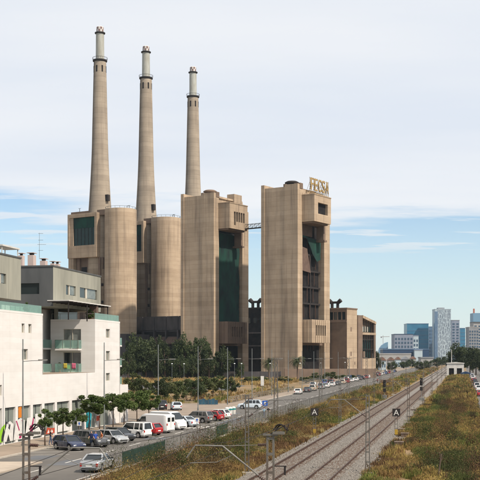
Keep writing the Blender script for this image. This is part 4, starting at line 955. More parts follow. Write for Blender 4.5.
# ------------------------------------------------------------------ scrub banks
def vnoise(x, y, s_, seed):
    x = x / s_; y = y / s_; xi = np.floor(x).astype(int); yi = np.floor(y).astype(int); xf = x - xi; yf = y - yi
    def h(i, j): k = (i * 374761393 + j * 668265263 + seed * 1442695041) & 0xffffffff; k = ((k ^ (k >> 13)) * 1274126177) & 0xffffffff; return ((k ^ (k >> 16)) & 0xffff) / 65535.0
    xf = xf * xf * (3 - 2 * xf); yf = yf * yf * (3 - 2 * yf)
    return (h(xi, yi) * (1 - xf) + h(xi + 1, yi) * xf) * (1 - yf) + (h(xi, yi + 1) * (1 - xf) + h(xi + 1, yi + 1) * xf) * yf
PAL = np.array([(.37, .265, .085), (.26, .165, .062), (.155, .088, .044), (.095, .11, .03), (.165, .18, .042), (.40, .32, .15), (.055, .064, .022)])
def palette(a, Y, n, side):
    p1 = vnoise(a * 1.0, Y * .35, 4.5, 3 + side); p2 = vnoise(a, Y * .5, 1.8, 17 + side); p = np.clip(p1 * .62 + p2 * .38 + RNG.normal(0, .035, n), 0, .999)
    edges = np.array([0, .27, .40, .52, .63, .73, .80, 1.01]); order_ = np.array([4, 3, 0, 1, 2, 1, 5]) if side == 0 else np.array([3, 4, 1, 0, 2, 6, 3])
    idx = order_[np.clip(np.searchsorted(edges, p) - 1, 0, 6)]
    return PAL[idx] * RNG.uniform(.82, 1.18, (n, 1)) * RNG.uniform(.96, 1.04, (n, 3)), p1
def grass(name, a, Y, side, blades, hgt, wid, label, dry=None):
    n = len(a); col, p1 = palette(a, Y, n, side)
    if dry is not None: col = np.array(dry)[None] * RNG.uniform(.65, 1.35, (n, 1))
    H = hgt * (.45 + 1.1 * vnoise(a, Y * .6, 2.4, 5)) * RNG.uniform(.7, 1.3, n)
    N_ = n * blades; ba = np.repeat(a, blades) + RNG.normal(0, .22, N_) * (wid / .05) ** .5; bY = np.repeat(Y, blades) + RNG.normal(0, .28, N_) * (wid / .05) ** .5
    h = np.repeat(H, blades) * RNG.uniform(.5, 1.2, N_); an = RNG.uniform(0, 6.283, N_); ln_ = RNG.uniform(.05, .5, N_) * h; w = wid * RNG.uniform(.6, 1.4, N_)
    bx = ba + SL * bY; dx, dy = np.cos(an), np.sin(an); px, py = -dy * w, dx * w
    V = np.zeros((N_, 5, 3))
    V[:, 0] = np.stack([bx - px, bY - py, 0 * h - .03], 1); V[:, 1] = np.stack([bx + px, bY + py, 0 * h - .03], 1)
    V[:, 2] = np.stack([bx + px * .7 + dx * ln_ * .35, bY + py * .7 + dy * ln_ * .35, h * .6], 1); V[:, 3] = np.stack([bx - px * .7 + dx * ln_ * .35, bY - py * .7 + dy * ln_ * .35, h * .6], 1)
    V[:, 4] = np.stack([bx + dx * ln_, bY + dy * ln_, h], 1)
    b = 5 * np.arange(N_)[:, None]; tri = np.concatenate([b + np.array([[0, 1, 2]]), b + np.array([[0, 2, 3]]), b + np.array([[3, 2, 4]])], 0)
    c4 = np.ones((N_, 5, 4)); c4[..., :3] = (np.repeat(col, blades, 0) * RNG.uniform(.88, 1.12, (N_, 1)))[:, None, :]
    o = bpy.data.objects.new(name, np_mesh(name, V.reshape(-1, 3), tri, [m_scrub], c4.reshape(-1, 4))); COL.objects.link(o); tag(o, label, 'grass', kind='stuff'); return o
def bushes(name, a, Y, side, leaves, size, leaf, label, cols=None, tall=1.0):
    n = len(a); col, _ = palette(a, Y, n, side)
    if cols is not None: col = np.array(cols)[RNG.integers(0, len(cols), n)] * RNG.uniform(.75, 1.25, (n, 1))
    sz = size * (.35 + 1.1 * RNG.random(n) ** 2.2 + .35 * vnoise(a, Y * .5, 3.0, 8)); hz_ = sz * RNG.uniform(.6, 1.0, n) * tall
    N_ = n * leaves; d = RNG.normal(size=(N_, 3)); d /= np.linalg.norm(d, axis=1)[:, None]; d *= (RNG.random(N_) ** .4)[:, None]; d[:, 2] = np.abs(d[:, 2])
    lump = 1 + .3 * np.sin(d[:, 0] * 6 + np.repeat(a * 5, leaves)) * np.cos(d[:, 1] * 5 + np.repeat(Y * 3, leaves)) * np.sin(d[:, 2] * 5 + 1)
    C = np.stack([np.repeat(a + SL * Y, leaves), np.repeat(Y, leaves), np.zeros(N_)], 1) + d * np.stack([np.repeat(sz, leaves) * lump, np.repeat(sz, leaves) * lump, np.repeat(hz_, leaves) * lump], 1)
    g1 = RNG.normal(size=(N_, 3)); g1[:, 2] = np.abs(g1[:, 2]) * 1.9; g1 /= np.linalg.norm(g1, axis=1)[:, None]; g2 = np.cross(g1, RNG.normal(size=(N_, 3))); g2 /= np.linalg.norm(g2, axis=1)[:, None]
    s_ = leaf * RNG.uniform(.6, 1.5, (N_, 1)); V = np.stack([C - g1 * s_, C + g2 * s_ * .24, C + g1 * s_ * 1.5, C - g2 * s_ * .24], 1).reshape(-1, 3)
    c4 = np.ones((N_, 4, 4)); c4[..., :3] = (np.repeat(col, leaves, 0) * RNG.uniform(.88, 1.12, (N_, 1)))[:, None, :]
    o = bpy.data.objects.new(name, np_mesh(name, V, np.arange(len(V)).reshape(-1, 4), [m_scrub], c4.reshape(-1, 4))); COL.objects.link(o); tag(o, label, 'scrub', kind='stuff'); return o
def strip(n, a0, a1, Y0, Y1, pw=1.6, bare=.30):
    a, Y = RNG.uniform(a0, a1, n), Y0 + (Y1 - Y0) * RNG.random(n) ** pw
    ok_ = vnoise(a * 1.0, Y * .45, 2.6, 41) * .6 + vnoise(a, Y * .6, 1.1, 77) * .4 > bare      # bare soil shows between the clumps
    return a[ok_], Y[ok_]
aL, yL = strip(9000, -28.1, -17.1, 66, 230, 1.7); grass('dry_grass', aL, yL, 0, 16, .42, .035, 'dry straw and rust coloured grass on the left railway bank')
aL, yL = strip(2600, -28.1, -18.2, 220, 800, 1.6); grass('dry_grass', aL, yL, 0, 12, .9, .11, 'distant dry grass along the far left bank')
aR, yR = strip(10000, -7.7, 3.0, 66, 230, 1.7); grass('verge_grass', aR, yR, 1, 16, .42, .035, 'green and brown grass on the right railway verge')
aR, yR = strip(2600, -6.6, 3.0, 220, 560, 1.5); grass('verge_grass', aR, yR, 1, 12, .9, .10, 'distant brown grass on the right verge')
aL, yL = strip(760, -27.4, -18.7, 72, 300, 1.5); bushes('scrub_bushes', aL, yL, 0, 420, 1.35, .06, 'rust brown and olive scrub bushes on the left railway bank')
aL, yL = strip(300, -28.6, -18.8, 280, 900, 1.3); bushes('scrub_bushes', aL, yL, 0, 90, 1.5, .28, 'distant scrub bushes along the far left bank')
aR, yR = strip(620, -5.8, 2.6, 76, 300, 1.5); bushes('verge_bushes', aR, yR, 1, 420, 1.2, .06, 'dark brown and green scrub bushes on the right verge')
aL, yL = strip(700, -18.2, -15.9, 70, 300, 1.5); grass('track_weeds', aL, yL, 0, 8, .28, .03, 'dry weeds straggling over the left ballast edge')
aL, yL = strip(700, -8.9, -7.0, 70, 300, 1.5); grass('track_weeds', aL, yL, 1, 8, .28, .03, 'weeds straggling over the right ballast edge')
xs_ = np.concatenate([RNG.uniform(-27.4, -18.8, 110), RNG.uniform(-5.6, 2.8, 130)]); ys2 = np.concatenate([80 + 190 * RNG.random(110) ** 1.4, 84 + 220 * RNG.random(130) ** 1.1]); gr_ = RNG.integers(0, 34, 240); cl_a = np.concatenate([RNG.uniform(-26.5, -19.5, 17), RNG.uniform(-5, 2.2, 17)]); cl_y = 84 + 190 * RNG.random(34) ** 1.3; xs_ = np.where(RNG.random(240) < .7, cl_a[gr_] + RNG.normal(0, .9, 240), xs_); xs_ = np.where(xs_ < -12, np.clip(xs_, -27.4, -18.6), np.clip(xs_, -6.2, 2.8)); ys2 = np.where(RNG.random(240) < .7, cl_y[gr_] + RNG.normal(0, 2.2, 240), ys2); bushes('tall_scrub', xs_, ys2, 1, 1100, 1.45, .07, 'taller round olive and brown bushes standing out of the scrub', [(.05, .06, .02), (.085, .10, .026), (.12, .065, .034), (.075, .048, .028), (.06, .085, .02), (.17, .10, .045)], 1.75)
aR, yR = strip(190, -5.6, 2.6, 280, 515, 1.1); bushes('verge_bushes', aR, yR, 1, 110, 1.5, .25, 'distant dark scrub on the right verge')
xx = RNG.uniform(-95, 60, 2600); yy = RNG.uniform(354, 452, 2600); ok = xx < (-61 + SL * yy); xx, yy = xx[ok], yy[ok]
grass('straw_field', xx - SL * yy, yy, 0, 12, .8, .12, 'straw coloured dry field before the power station', (.42, .29, .12))
xx = RNG.uniform(-95, 16, 1900); yy = RNG.uniform(213, 352, 1900); ok = (xx < (-48 + SL * yy)) & ~((yy > 298) & (xx < 4)); grass('straw_verge', (xx - SL * yy)[ok], yy[ok], 0, 10, .55, .07, 'dry grass between the car park and the cross road')
xx = RNG.uniform(-60, 16, 120); yy = RNG.uniform(218, 298, 120); ok = xx < (-49 + SL * yy); bushes('verge_shrubs', (xx - SL * yy)[ok], yy[ok], 1, 160, 1.5, .14, 'low green and rust shrubs behind the car park')
xx = RNG.uniform(-90, 45, 130); yy = RNG.uniform(350, 450, 130); ok = xx < (-62 + SL * yy); bushes('field_bushes', (xx - SL * yy)[ok], yy[ok], 1, 110, 1.7, .25, 'scattered bushes in the dry field before the power station')

# ------------------------------------------------------------------ cars
def lerp_tab(tab, x):
    for (x0, y0), (x1, y1) in zip(tab[:-1], tab[1:]):
        if x <= x1: f = (x - x0) / (x1 - x0) if x1 > x0 else 0; return y0 + (y1 - y0) * max(0, min(1, f))
    return tab[-1][1]
KIND = {  # length, half width, roof height, belt/hood line, greenhouse (front base, front top, rear top, rear base), wheel x
 'hatchback': (3.95, .86, 1.46, [(-1.97, .80), (-1.9, .93), (-.9, .95), (.75, .93), (1.0, .90), (1.75, .74), (1.93, .60), (1.97, .5)], (.98, .30, -1.45, -1.86), (-1.25, 1.22)),
 'sedan': (4.5, .89, 1.43, [(-2.25, .75), (-2.15, .95), (-1.3, .98), (.8, .93), (1.1, .90), (1.95, .74), (2.18, .62), (2.25, .5)], (1.05, .35, -.75, -1.45), (-1.38, 1.38)),
 'suv': (4.4, .92, 1.68, [(-2.2, .9), (-2.1, 1.05), (.8, 1.05), (1.1, 1.03), (1.95, .92), (2.15, .72), (2.2, .55)], (1.12, .50, -1.75, -2.1), (-1.3, 1.33)),
 'estate': (4.3, .88, 1.80, [(-2.15, .9), (-2.1, 1.0), (.8, 1.02), (1.15, 1.0), (1.95, .86), (2.12, .66), (2.15, .5)], (1.25, .62, -1.98, -2.1), (-1.3, 1.32)),
 'van': (5.3, .98, 2.35, [(-2.65, 1.9), (-2.6, 2.2), (-2.3, 2.3), (.9, 2.33), (1.25, 2.22), (2.05, 1.32), (2.5, 1.08), (2.62, .8), (2.65, .55)], None, (-1.6, 1.75))}
def make_car(kind, detail=True):
    Ln, hw, H, top, gh_, wx = KIND[kind]; t = empty(kind); rw = .33 if kind != 'van' else .36
    xs = sorted(set([round(q, 3) for q in list(np.linspace(-Ln/2, Ln/2, 34 if detail else 16)) + [p[0] for p in top] + [w_ + rw * 1.16 * c for w_ in wx for c in (-1, -.99, -.86, -.5, 0, .5, .86, .99, 1)]]))
    m_ = MB(); rings = []
    for x in xs:
        zt = lerp_tab(top, x); zb = .26
        for w_ in wx:
            d = abs(x - w_) / (rw * 1.16)
            if d < 1: zb = max(zb, .33 + rw * 1.16 * math.sqrt(1 - d * d))
        e = min(1, (Ln/2 - abs(x)) / .55); h_ = hw * (.80 + .20 * math.sqrt(max(0, 1 - (1 - e) ** 2)))
        zs = zb + .1; zm = max(zs + .01, min(zt * .62 + .1, zt - .12)); tw = .9 if kind != 'van' else .84
        P = [(0, zb), (h_ * .86, zb), (h_ * .98, min(zs, zt - .08)), (h_, min(zm, zt - .06)), (h_ * .965, zt - .05), (h_ * tw, zt), (h_ * .45, zt + .022), (0, zt + .03)]
        P += [(-a, b_) for a, b_ in P[-2:0:-1]]; rings.append(m_.vs([(x, a, b_) for a, b_ in P])); k = len(P)
    for p, q in zip(rings[:-1], rings[1:]):
        for i in range(k): m_.face([p+i, p+(i+1)%k, q+(i+1)%k, q+i])
    m_.face([rings[0]+i for i in range(k)]); m_.face([rings[-1]+i for i in range(k)][::-1])
    body = m_.build('body', PNT['white'], t, 'auto')
    if gh_:
        f0, f1, r1, r0 = gh_; zb0 = lerp_tab(top, f0) - .02; zb1 = lerp_tab(top, r0) - .02; b0, b1 = hw * .925, hw * .74; zt = H - .05
        m_ = MB(); P = [(f0, b0, zb0), (f0, -b0, zb0), (r0, -b0, zb1), (r0, b0, zb1), (f1, b1, zt), (f1, -b1, zt), (r1, -b1, zt), (r1, b1, zt)]
        b = m_.vs(P); 
        for q in ((0,1,5,4),(1,2,6,5),(2,3,7,6),(3,0,4,7)): m_.face([b+i for i in q])
        m_.build('windows', m_carglass, t)
        m_ = MB(); b = m_.vs([(f1 + .06, b1, zt), (f1 + .06, -b1, zt), (r1 - .08, -b1, zt), (r1 - .08, b1, zt), (f1 - .05, b1 * .88, H), (f1 - .05, -b1 * .88, H), (r1 + .03, -b1 * .88, H), (r1 + .03, b1 * .88, H)])
        for q in ((0,1,5,4),(1,2,6,5),(2,3,7,6),(3,0,4,7),(4,5,6,7),(3,2,1,0)): m_.face([b+i for i in q])
        for sy in (-1, 1):
            m_.bar((f0, b0 * sy * 1.0, zb0), (f1, b1 * sy, zt), .07); m_.bar((r0, b0 * sy, zb1), (r1, b1 * sy, zt), .16 if kind != 'sedan' else .12)
            xm = (f1 + r1) / 2 + .05; zmid = lerp_tab(top, xm); m_.bar((xm, b0 * sy * 1.0, zmid - .03), (xm, b1 * sy, zt), .07)
            if kind in ('suv', 'estate'): xm2 = r1 + .55; m_.bar((xm2, b0 * sy, lerp_tab(top, xm2) - .03), (xm2, b1 * sy, zt), .08)
        m_.build('roof', PNT['white'], t)
    else:
        m_ = MB(); w2 = hw * .78
        m_.poly([(1.33, -w2 * .98, 2.16), (1.33, w2 * .98, 2.16), (2.07, w2 * 1.05, 1.36), (2.07, -w2 * 1.05, 1.36)]); 
        for i in range(len(m_.v)): m_.v[i] = (m_.v[i][0] + .04, m_.v[i][1], m_.v[i][2] + .05)
        m_.build('windscreen', m_carglass, t)
        for sy in (-1, 1):
            MB().prism([(.55, 1.42), (1.75, 1.38), (1.25, 2.0), (.6, 2.05)], lambda a, z: (a, sy * hw * (1.015 - max(0, z - 1.4) * .03), z), lambda a, z: (a, sy * hw * .93, z)).build('side_window', m_carglass, t)
            MB().box(-Ln/2 - .012, -Ln/2 + .05, sy * hw * .42 - .26, sy * hw * .42 + .26, 1.42, 1.95).build('rear_window', m_carglass, t)
        MB().box(-Ln/2 - .015, -Ln/2 + .02, -.012, .012, .6, 2.1).build('door_joint', m_trim, t)
    wm = MB(); wm.cyl((0, -.1, 0), (0, .1, 0), rw, rw, 20); tyre = wm.mesh('wheel', m_tyre, 'auto')
    rm = MB(); rm.cyl((0, -.106, 0), (0, .106, 0), rw * .66, rw * .66, 14); rim = rm.mesh('rim', m_rim, 'auto')
    for w_ in wx:
        for sy in (-1, 1):
            o = reuse('wheel', tyre, t, (w_, sy * (hw - .12), rw)); reuse('rim', rim, o)
    m_ = MB(); m_.box(-Ln/2 + .25, Ln/2 - .25, -hw * .8, hw * .8, .2, .34); m_.build('underbody', m_trim, t)
    zl = min(.78, lerp_tab(top, Ln/2 - .12) - .02) if kind != 'van' else .98
    for sy in (-1, 1):
        MB().box(Ln/2 - .26, Ln/2 - .035, sy * hw * .66 - .16, sy * hw * .66 + .16, zl - .17, zl).build('headlight', m_head, t)
        zr_ = lerp_tab(top, -Ln/2 + .03) if kind != 'van' else 1.25
        MB().box(-Ln/2 - .012, -Ln/2 + .22, sy * hw * .77 - .09, sy * hw * .77 + .085, zr_ - .28, zr_ - .02).build('tail_light', m_tail, t)
        if gh_: MB().box(gh_[0] - .38, gh_[0] - .2, sy * (hw + .09) - .08, sy * (hw + .09) + .08, lerp_tab(top, .7) + .02, lerp_tab(top, .7) + .15).build('mirror', m_trim, t)
        else: MB().box(1.62, 1.78, sy * (hw + .13) - .1, sy * (hw + .13) + .1, 1.35, 1.68).build('mirror', m_trim, t)
    MB().box(-Ln/2 - .02, -Ln/2 + .06, -.26, .26, .52, .63).build('rear_plate', m_plate, t)
    MB().box(Ln/2 - .14, Ln/2 + .008, -hw * .6, hw * .6, .34, .46).build('front_grille', m_trim, t); MB().box(-Ln/2 - .01, -Ln/2 + .14, -hw * .72, hw * .72, .30, .40).build('rear_bumper', m_trim, t)
    m_ = MB()
    for sy in (-1, 1):
        for x in ((-.05, .95) if kind != 'van' else (.5, 1.5)):
            m_.box(x - .008, x + .008, sy * hw * .985 - .02, sy * hw * .985 + .02, .36, lerp_tab(top, x) - .1 if kind != 'van' else 1.4)
    m_.build('door_lines', m_trim, t)
    return t
PROTO = {k: make_car(k) for k in KIND}; USED = set()
def car(kind, color, loc, deg, label, group=None):
    p = PROTO[kind]
    if kind in USED: c = copy_tree(p)
    else: USED.add(kind); c = p
    c.location = loc; c.rotation_euler = (0, 0, R_(deg)); tag(c, label, 'van' if kind == 'van' else 'car', group or 'parked cars')
    for ch in CH.get(c.name, []):
        if ch.name.split('.')[0] in ('body', 'roof'):
            ch.material_slots[0].link = 'OBJECT'; ch.material_slots[0].material = PNT[color]
    return c
row = [('hatchback', 'navy', -40.2, 107.5, -48, 'navy blue hatchback parked at the near end of the kerbside row'), ('suv', 'darkgrey', -39.4, 111.6, -44, 'dark off-road car behind the people beside the navy hatchback'), ('hatchback', 'silver', -38.5, 115.6, -44, 'silver hatchback parked nose out in the kerbside row'),
       ('hatchback', 'black', -38.9, 119.4, -44, 'black hatchback between the silver hatchback and white estate'), ('estate', 'white', -38.8, 124.2, 146, 'white boxy estate car with dark windows in the kerbside row'), ('hatchback', 'red', -38.5, 128.2, 146, 'red hatchback squeezed beside the first white van'),
       ('van', 'white', -38.8, 132.4, 146, 'white panel van showing its rear doors'), ('van', 'white', -38.7, 138.2, -40, 'white panel van parked nose out towards the road'), ('sedan', 'ice', -38.1, 143.6, 140, 'pale blue saloon right of the white vans'),
       ('suv', 'grey', -38.2, 152.0, 150, 'grey brown off-road car left of the red hatchback'), ('hatchback', 'red', -37.6, 157.0, 150, 'red hatchback between grey and white cars'), ('hatchback', 'white', -37.6, 161.5, 150, 'white hatchback at the far end of the kerbside row')]
for k, c, a, Y, th_, lb in row: car(k, c, rd(a, Y, .012), th_, lb, 'cars parked along the kerb')
car('sedan', 'silver', rd(-30.5, 88.0, .012), 78, 'silver saloon seen from behind beside the green fence')
car('suv', 'ice', rd(-38.8, 192, .012), 172, 'pale blue off-road car crossing the road near the blue sign')
car('suv', 'black', ((161 - CX) / F * 188, 188, PZ), 100, 'dark car in the car park behind the lamp post'); car('hatchback', 'ice', ((176 - CX) / F * 186, 186, PZ), 100, 'pale small car in the car park behind the vans')
rc = random.Random(5); ks = ['hatchback', 'sedan', 'suv', 'estate', 'hatchback']; cs = ['white', 'silver', 'red', 'darkgrey', 'blue', 'white', 'sand', 'black']
CW = {'white': 'white', 'silver': 'silver', 'red': 'red', 'darkgrey': 'charcoal', 'blue': 'blue', 'sand': 'beige', 'black': 'black'}; KW = {'hatchback': 'hatchback', 'sedan': 'saloon', 'suv': 'off-road car', 'estate': 'estate car'}
ORD = 'first second third fourth fifth sixth seventh eighth ninth tenth eleventh twelfth thirteenth fourteenth fifteenth sixteenth seventeenth eighteenth nineteenth twentieth twenty-first twenty-second twenty-third twenty-fourth twenty-fifth twenty-sixth twenty-seventh twenty-eighth twenty-ninth thirtieth thirty-first thirty-second'.split()
def car_row(ys_, a, ja, jd, base, where, group, o1, o2):
    for i, Y in enumerate(ys_):
        k, c = ks[(i + o1) % 5], cs[(i * 3 + o2 + (i // 4)) % 8]; Y = Y + rc.uniform(-2, 2)
        z = .012 if not (a < -43.2 and (Y < 298 or Y > 352)) else PZ
        car(k, c, rd(a + rc.uniform(-ja, ja), Y, z), base + rc.uniform(-jd, jd), '%s %s, %s %s' % (CW[c], KW[k], ORD[i], where), group)
car_row(np.arange(268, 660, 14.5), -41.9, .15, 1, 78, 'parked car along the left kerb of the long road', 'far cars along the left kerb', 0, 0)
car_row([332, 356, 374, 380.5, 402, 418, 440, 447, 470, 492, 515, 522, 548, 570, 600, 640], -46.5, .8, 8, 78, 'car on the pale pavement beside the long road', 'far cars on the pale pavement', 2, 1)
car_row((255, 290, 318, 352, 384, 410, 446, 480, 510), 4.6, .1, 1, 78, 'car parked on the near side of the right side street', 'cars in the right side street', 1, 2)
car_row((300, 338, 400, 455, 500), 9.5, .2, 2, -102, 'car on the far side of the right side street', 'far side cars in the right side street', 3, 4)

# ------------------------------------------------------------------ people
m_skin = mat('skin', (0.45, 0.27, 0.19), 0.6); m_hair = mat('dark_hair', (0.025, 0.018, 0.014), 0.7)
def cloth(n, c): return mat(n + '_cloth', c, 0.9, tuple(q * .75 for q in c), 6)
CL = {'navy': cloth('navy', (.02, .03, .09)), 'blue': cloth('blue', (.03, .08, .35)), 'white': cloth('white', (.7, .69, .66)), 'orange': cloth('orange', (.55, .17, .06)), 'red': cloth('red', (.4, .03, .03)), 'black': cloth('black', (.02, .02, .022)), 'jeans': cloth('denim', (.06, .09, .17)), 'sand': cloth('sand', (.36, .29, .2)), 'pale': cloth('pale_blue', (.35, .5, .6))}
def person(label, loc, deg, shirt, legs, step=.12, arm=.2, h=1.72):
    t = thing('person', label, 'person', loc, R_(deg)); k = h / 1.72
    J = {'pel': (0,0,.96,.135,.11), 'wai': (0,0,1.10,.125,.095), 'che': (.01,0,1.32,.155,.105), 'nek': (.01,0,1.47,.06,.06), 'hd0': (.025,0,1.55,.07,.08), 'hd1': (.03,0,1.63,.082,.098), 'hd2': (.02,0,1.70,.06,.072)}
    E = [('pel','wai'),('wai','che'),('che','nek'),('nek','hd0'),('hd0','hd1'),('hd1','hd2')]
    for s_, n_ in ((1, 'l'), (-1, 'r')):
        st = step * s_
        J.update({'hip'+n_: (0, .09*s_, .9, .088, .088), 'kne'+n_: (st*.7+.03, .1*s_, .50, .06, .06), 'ank'+n_: (st*1.2-.03, .1*s_, .09, .042, .042), 'toe'+n_: (st*1.2+.13, .115*s_, .045, .035, .045),
                  'sho'+n_: (.0, .19*s_, 1.40, .058, .058), 'elb'+n_: (-st*.5-.02, .235*s_, 1.12, .043, .043), 'wri'+n_: (-st*.6+arm, .22*s_, .93+arm*.5, .03, .033), 'han'+n_: (-st*.6+arm+.03, .215*s_, .85+arm*.55, .022, .042)})
        E += [('pel','hip'+n_),('hip'+n_,'kne'+n_),('kne'+n_,'ank'+n_),('ank'+n_,'toe'+n_),('che','sho'+n_),('sho'+n_,'elb'+n_),('elb'+n_,'wri'+n_),('wri'+n_,'han'+n_)]
        wx_, wy_, wz_ = J['han'+n_][:3]
        for f_, (dx, dy, dz) in enumerate(((.035, -.02, -.05), (.015, -.008, -.085), (.0, 0, -.09), (-.015, .006, -.08), (-.03, .012, -.065))):
            J['f%d%s' % (f_, n_)] = (wx_ + dx, wy_ + dy * s_, wz_ + dz, .009, .009); E.append(('han'+n_, 'f%d%s' % (f_, n_)))
    names = list(J); me = bpy.data.meshes.new('body'); me.from_pydata([tuple(c * k for c in J[n_][:3]) for n_ in names], [(names.index(a), names.index(b_)) for a, b_ in E], [])
    o = bpy.data.objects.new('tmp', me); COL.objects.link(o); md = o.modifiers.new('s', 'SKIN')
    for n_, sv in zip(names, me.skin_vertices[0].data): sv.radius = (J[n_][4] * k, J[n_][3] * k); sv.use_root = (n_ == 'pel')
    o.modifiers.new('d', 'SUBSURF').levels = 1
    dg = bpy.context.evaluated_depsgraph_get(); fm = bpy.data.meshes.new_from_object(o.evaluated_get(dg)); bpy.data.objects.remove(o)
    fm.materials.clear()
    for m in (m_skin, CL[shirt], CL[legs], m_hair, m_trim): fm.materials.append(m)
    for p in fm.polygons:
        c = p.center / k; i = 1
        if c.z > 1.46: i = 0
        if c.z > 1.665 or (c.z > 1.54 and c.x < .0): i = 3
        if c.z < .98 and abs(c.y) < .19: i = 2
        if c.z < .085: i = 4
        if abs(c.y) > .185 and c.z < 1.18: i = 0
        p.material_index = i; p.use_smooth = True
    reuse('body', fm, t)
    m_ = MB(); m_.cyl((.105 * k, 0, 1.60 * k), (.135 * k, 0, 1.585 * k), .016, .01, 6); m_.build('nose', m_skin, t)
    return t
gp = lambda x, y: ((x - CX) / F * gy(y), gy(y), .012)
person('person in navy clothes beside the dark off-road car', gp(91.5, 447.5), -100, 'navy', 'jeans'); person('person in blue jacket between two others by the parked cars', gp(95.5, 447.8), -60, 'blue', 'black', .05); person('person in orange top at the right of the group by the cars', gp(101.5, 447.3), 200, 'orange', 'black', .15)
person('person in white shirt beside the white estate car', gp(130.0, 437.5), -90, 'white', 'black', .1); person('person in orange top next to the white estate car', gp(133.6, 437.0), -120, 'orange', 'jeans', .08)
person('person in dark clothes behind the navy hatchback', (*rd(-43.7, 111.5)[:2], .13), 10, 'black', 'jeans'); person('person in pale blue walking near the blue road sign', gp(264.0, 418.2), 60, 'pale', 'jeans', .2); person('person in dark red walking on the far road', gp(377.5, 383.2), 60, 'red', 'black', .2)
person('person in dark clothes by the green fence', gp(268.5, 417.8), -120, 'black', 'sand', .15)

# ------------------------------------------------------------------ street lamps
def lamp():
    t = empty('street_lamp')
    MB().lathe([(.14, 0), (.14, .5), (.09, .6), (.06, 11.2), (.035, 11.25)], 12).build('pole', m_lamp, t, 'auto')
    MB().tube([(0, 0, 8.9), (1.0, 0, 8.98), (2.1, 0, 9.0)], .032, 8).build('arm', m_lamp, t)
    h_ = MB(); b = h_.vs([(1.75, -.14, 8.99), (2.75, -.10, 9.04), (2.75, .10, 9.04), (1.75, .14, 8.99), (1.75, -.12, 9.13), (2.65, -.07, 9.12), (2.65, .07, 9.12), (1.75, .12, 9.13)])
    for q in ((0,1,2,3),(7,6,5,4),(0,4,5,1),(1,5,6,2),(2,6,7,3),(3,7,4,0)): h_.face([b+i for i in q])
    hd = h_.build('lamp_head', m_galv, t); MB().box(1.9, 2.65, -.08, .08, 8.97, 8.99).build('lens', m_head, hd)
    MB().box(-.18, .18, -.18, .18, -.05, .06).build('base_plate', m_kerb, t)
    return t
l0 = lamp(); LN = ['nearest', 'second', 'third', 'fourth', 'fifth', 'sixth', 'seventh', 'eighth', 'ninth', 'tenth', 'eleventh', 'twelfth', 'thirteenth', 'fourteenth', 'fifteenth', 'sixteenth']
for i, Y in enumerate([110, 135, 159, 183, 206, 230, 254, 278, 302, 326, 352, 390, 430, 480, 540, 600]):
    o = l0 if i == 0 else copy_tree(l0); o.location = rd(-46.0, Y, PZ if (Y < 298 or Y > 352) else .01); o.rotation_euler = (0, 0, RA); tag(o, '%s tall grey street lamp along the left pavement' % LN[i], 'street lamp', 'street lamps along the pavement')
l1 = empty('small_lamp'); MB().cyl((0, 0, 0), (0, 0, 7.2), .08, .05, 10).build('pole', m_lamp, l1); hd = MB(); hd.lathe([(.06, 7.2), (.28, 7.25), (.24, 7.42), (.05, 7.5)], 12); hd.build('lamp_head', m_head, l1)
sl = [(184, 330), (234.5, 345), (241.5, 340), (270, 352), (300, 360), (321, 372), (172, 335), (345, 420)]
SLN = ['behind the parking trees', 'left of the pair before the dark tower recess', 'right of the pair before the dark tower recess', 'beside the left palm', 'beside the right palm', 'right of the lettered tower base', 'at the left end before the tall trees', 'before the control building']
for i, (x, Y) in enumerate(sl):
    o = l1 if i == 0 else copy_tree(l1); o.location = ((x - CX) / F * Y, Y, .01); tag(o, 'small post lamp ' + SLN[i], 'street lamp', 'small post lamps')

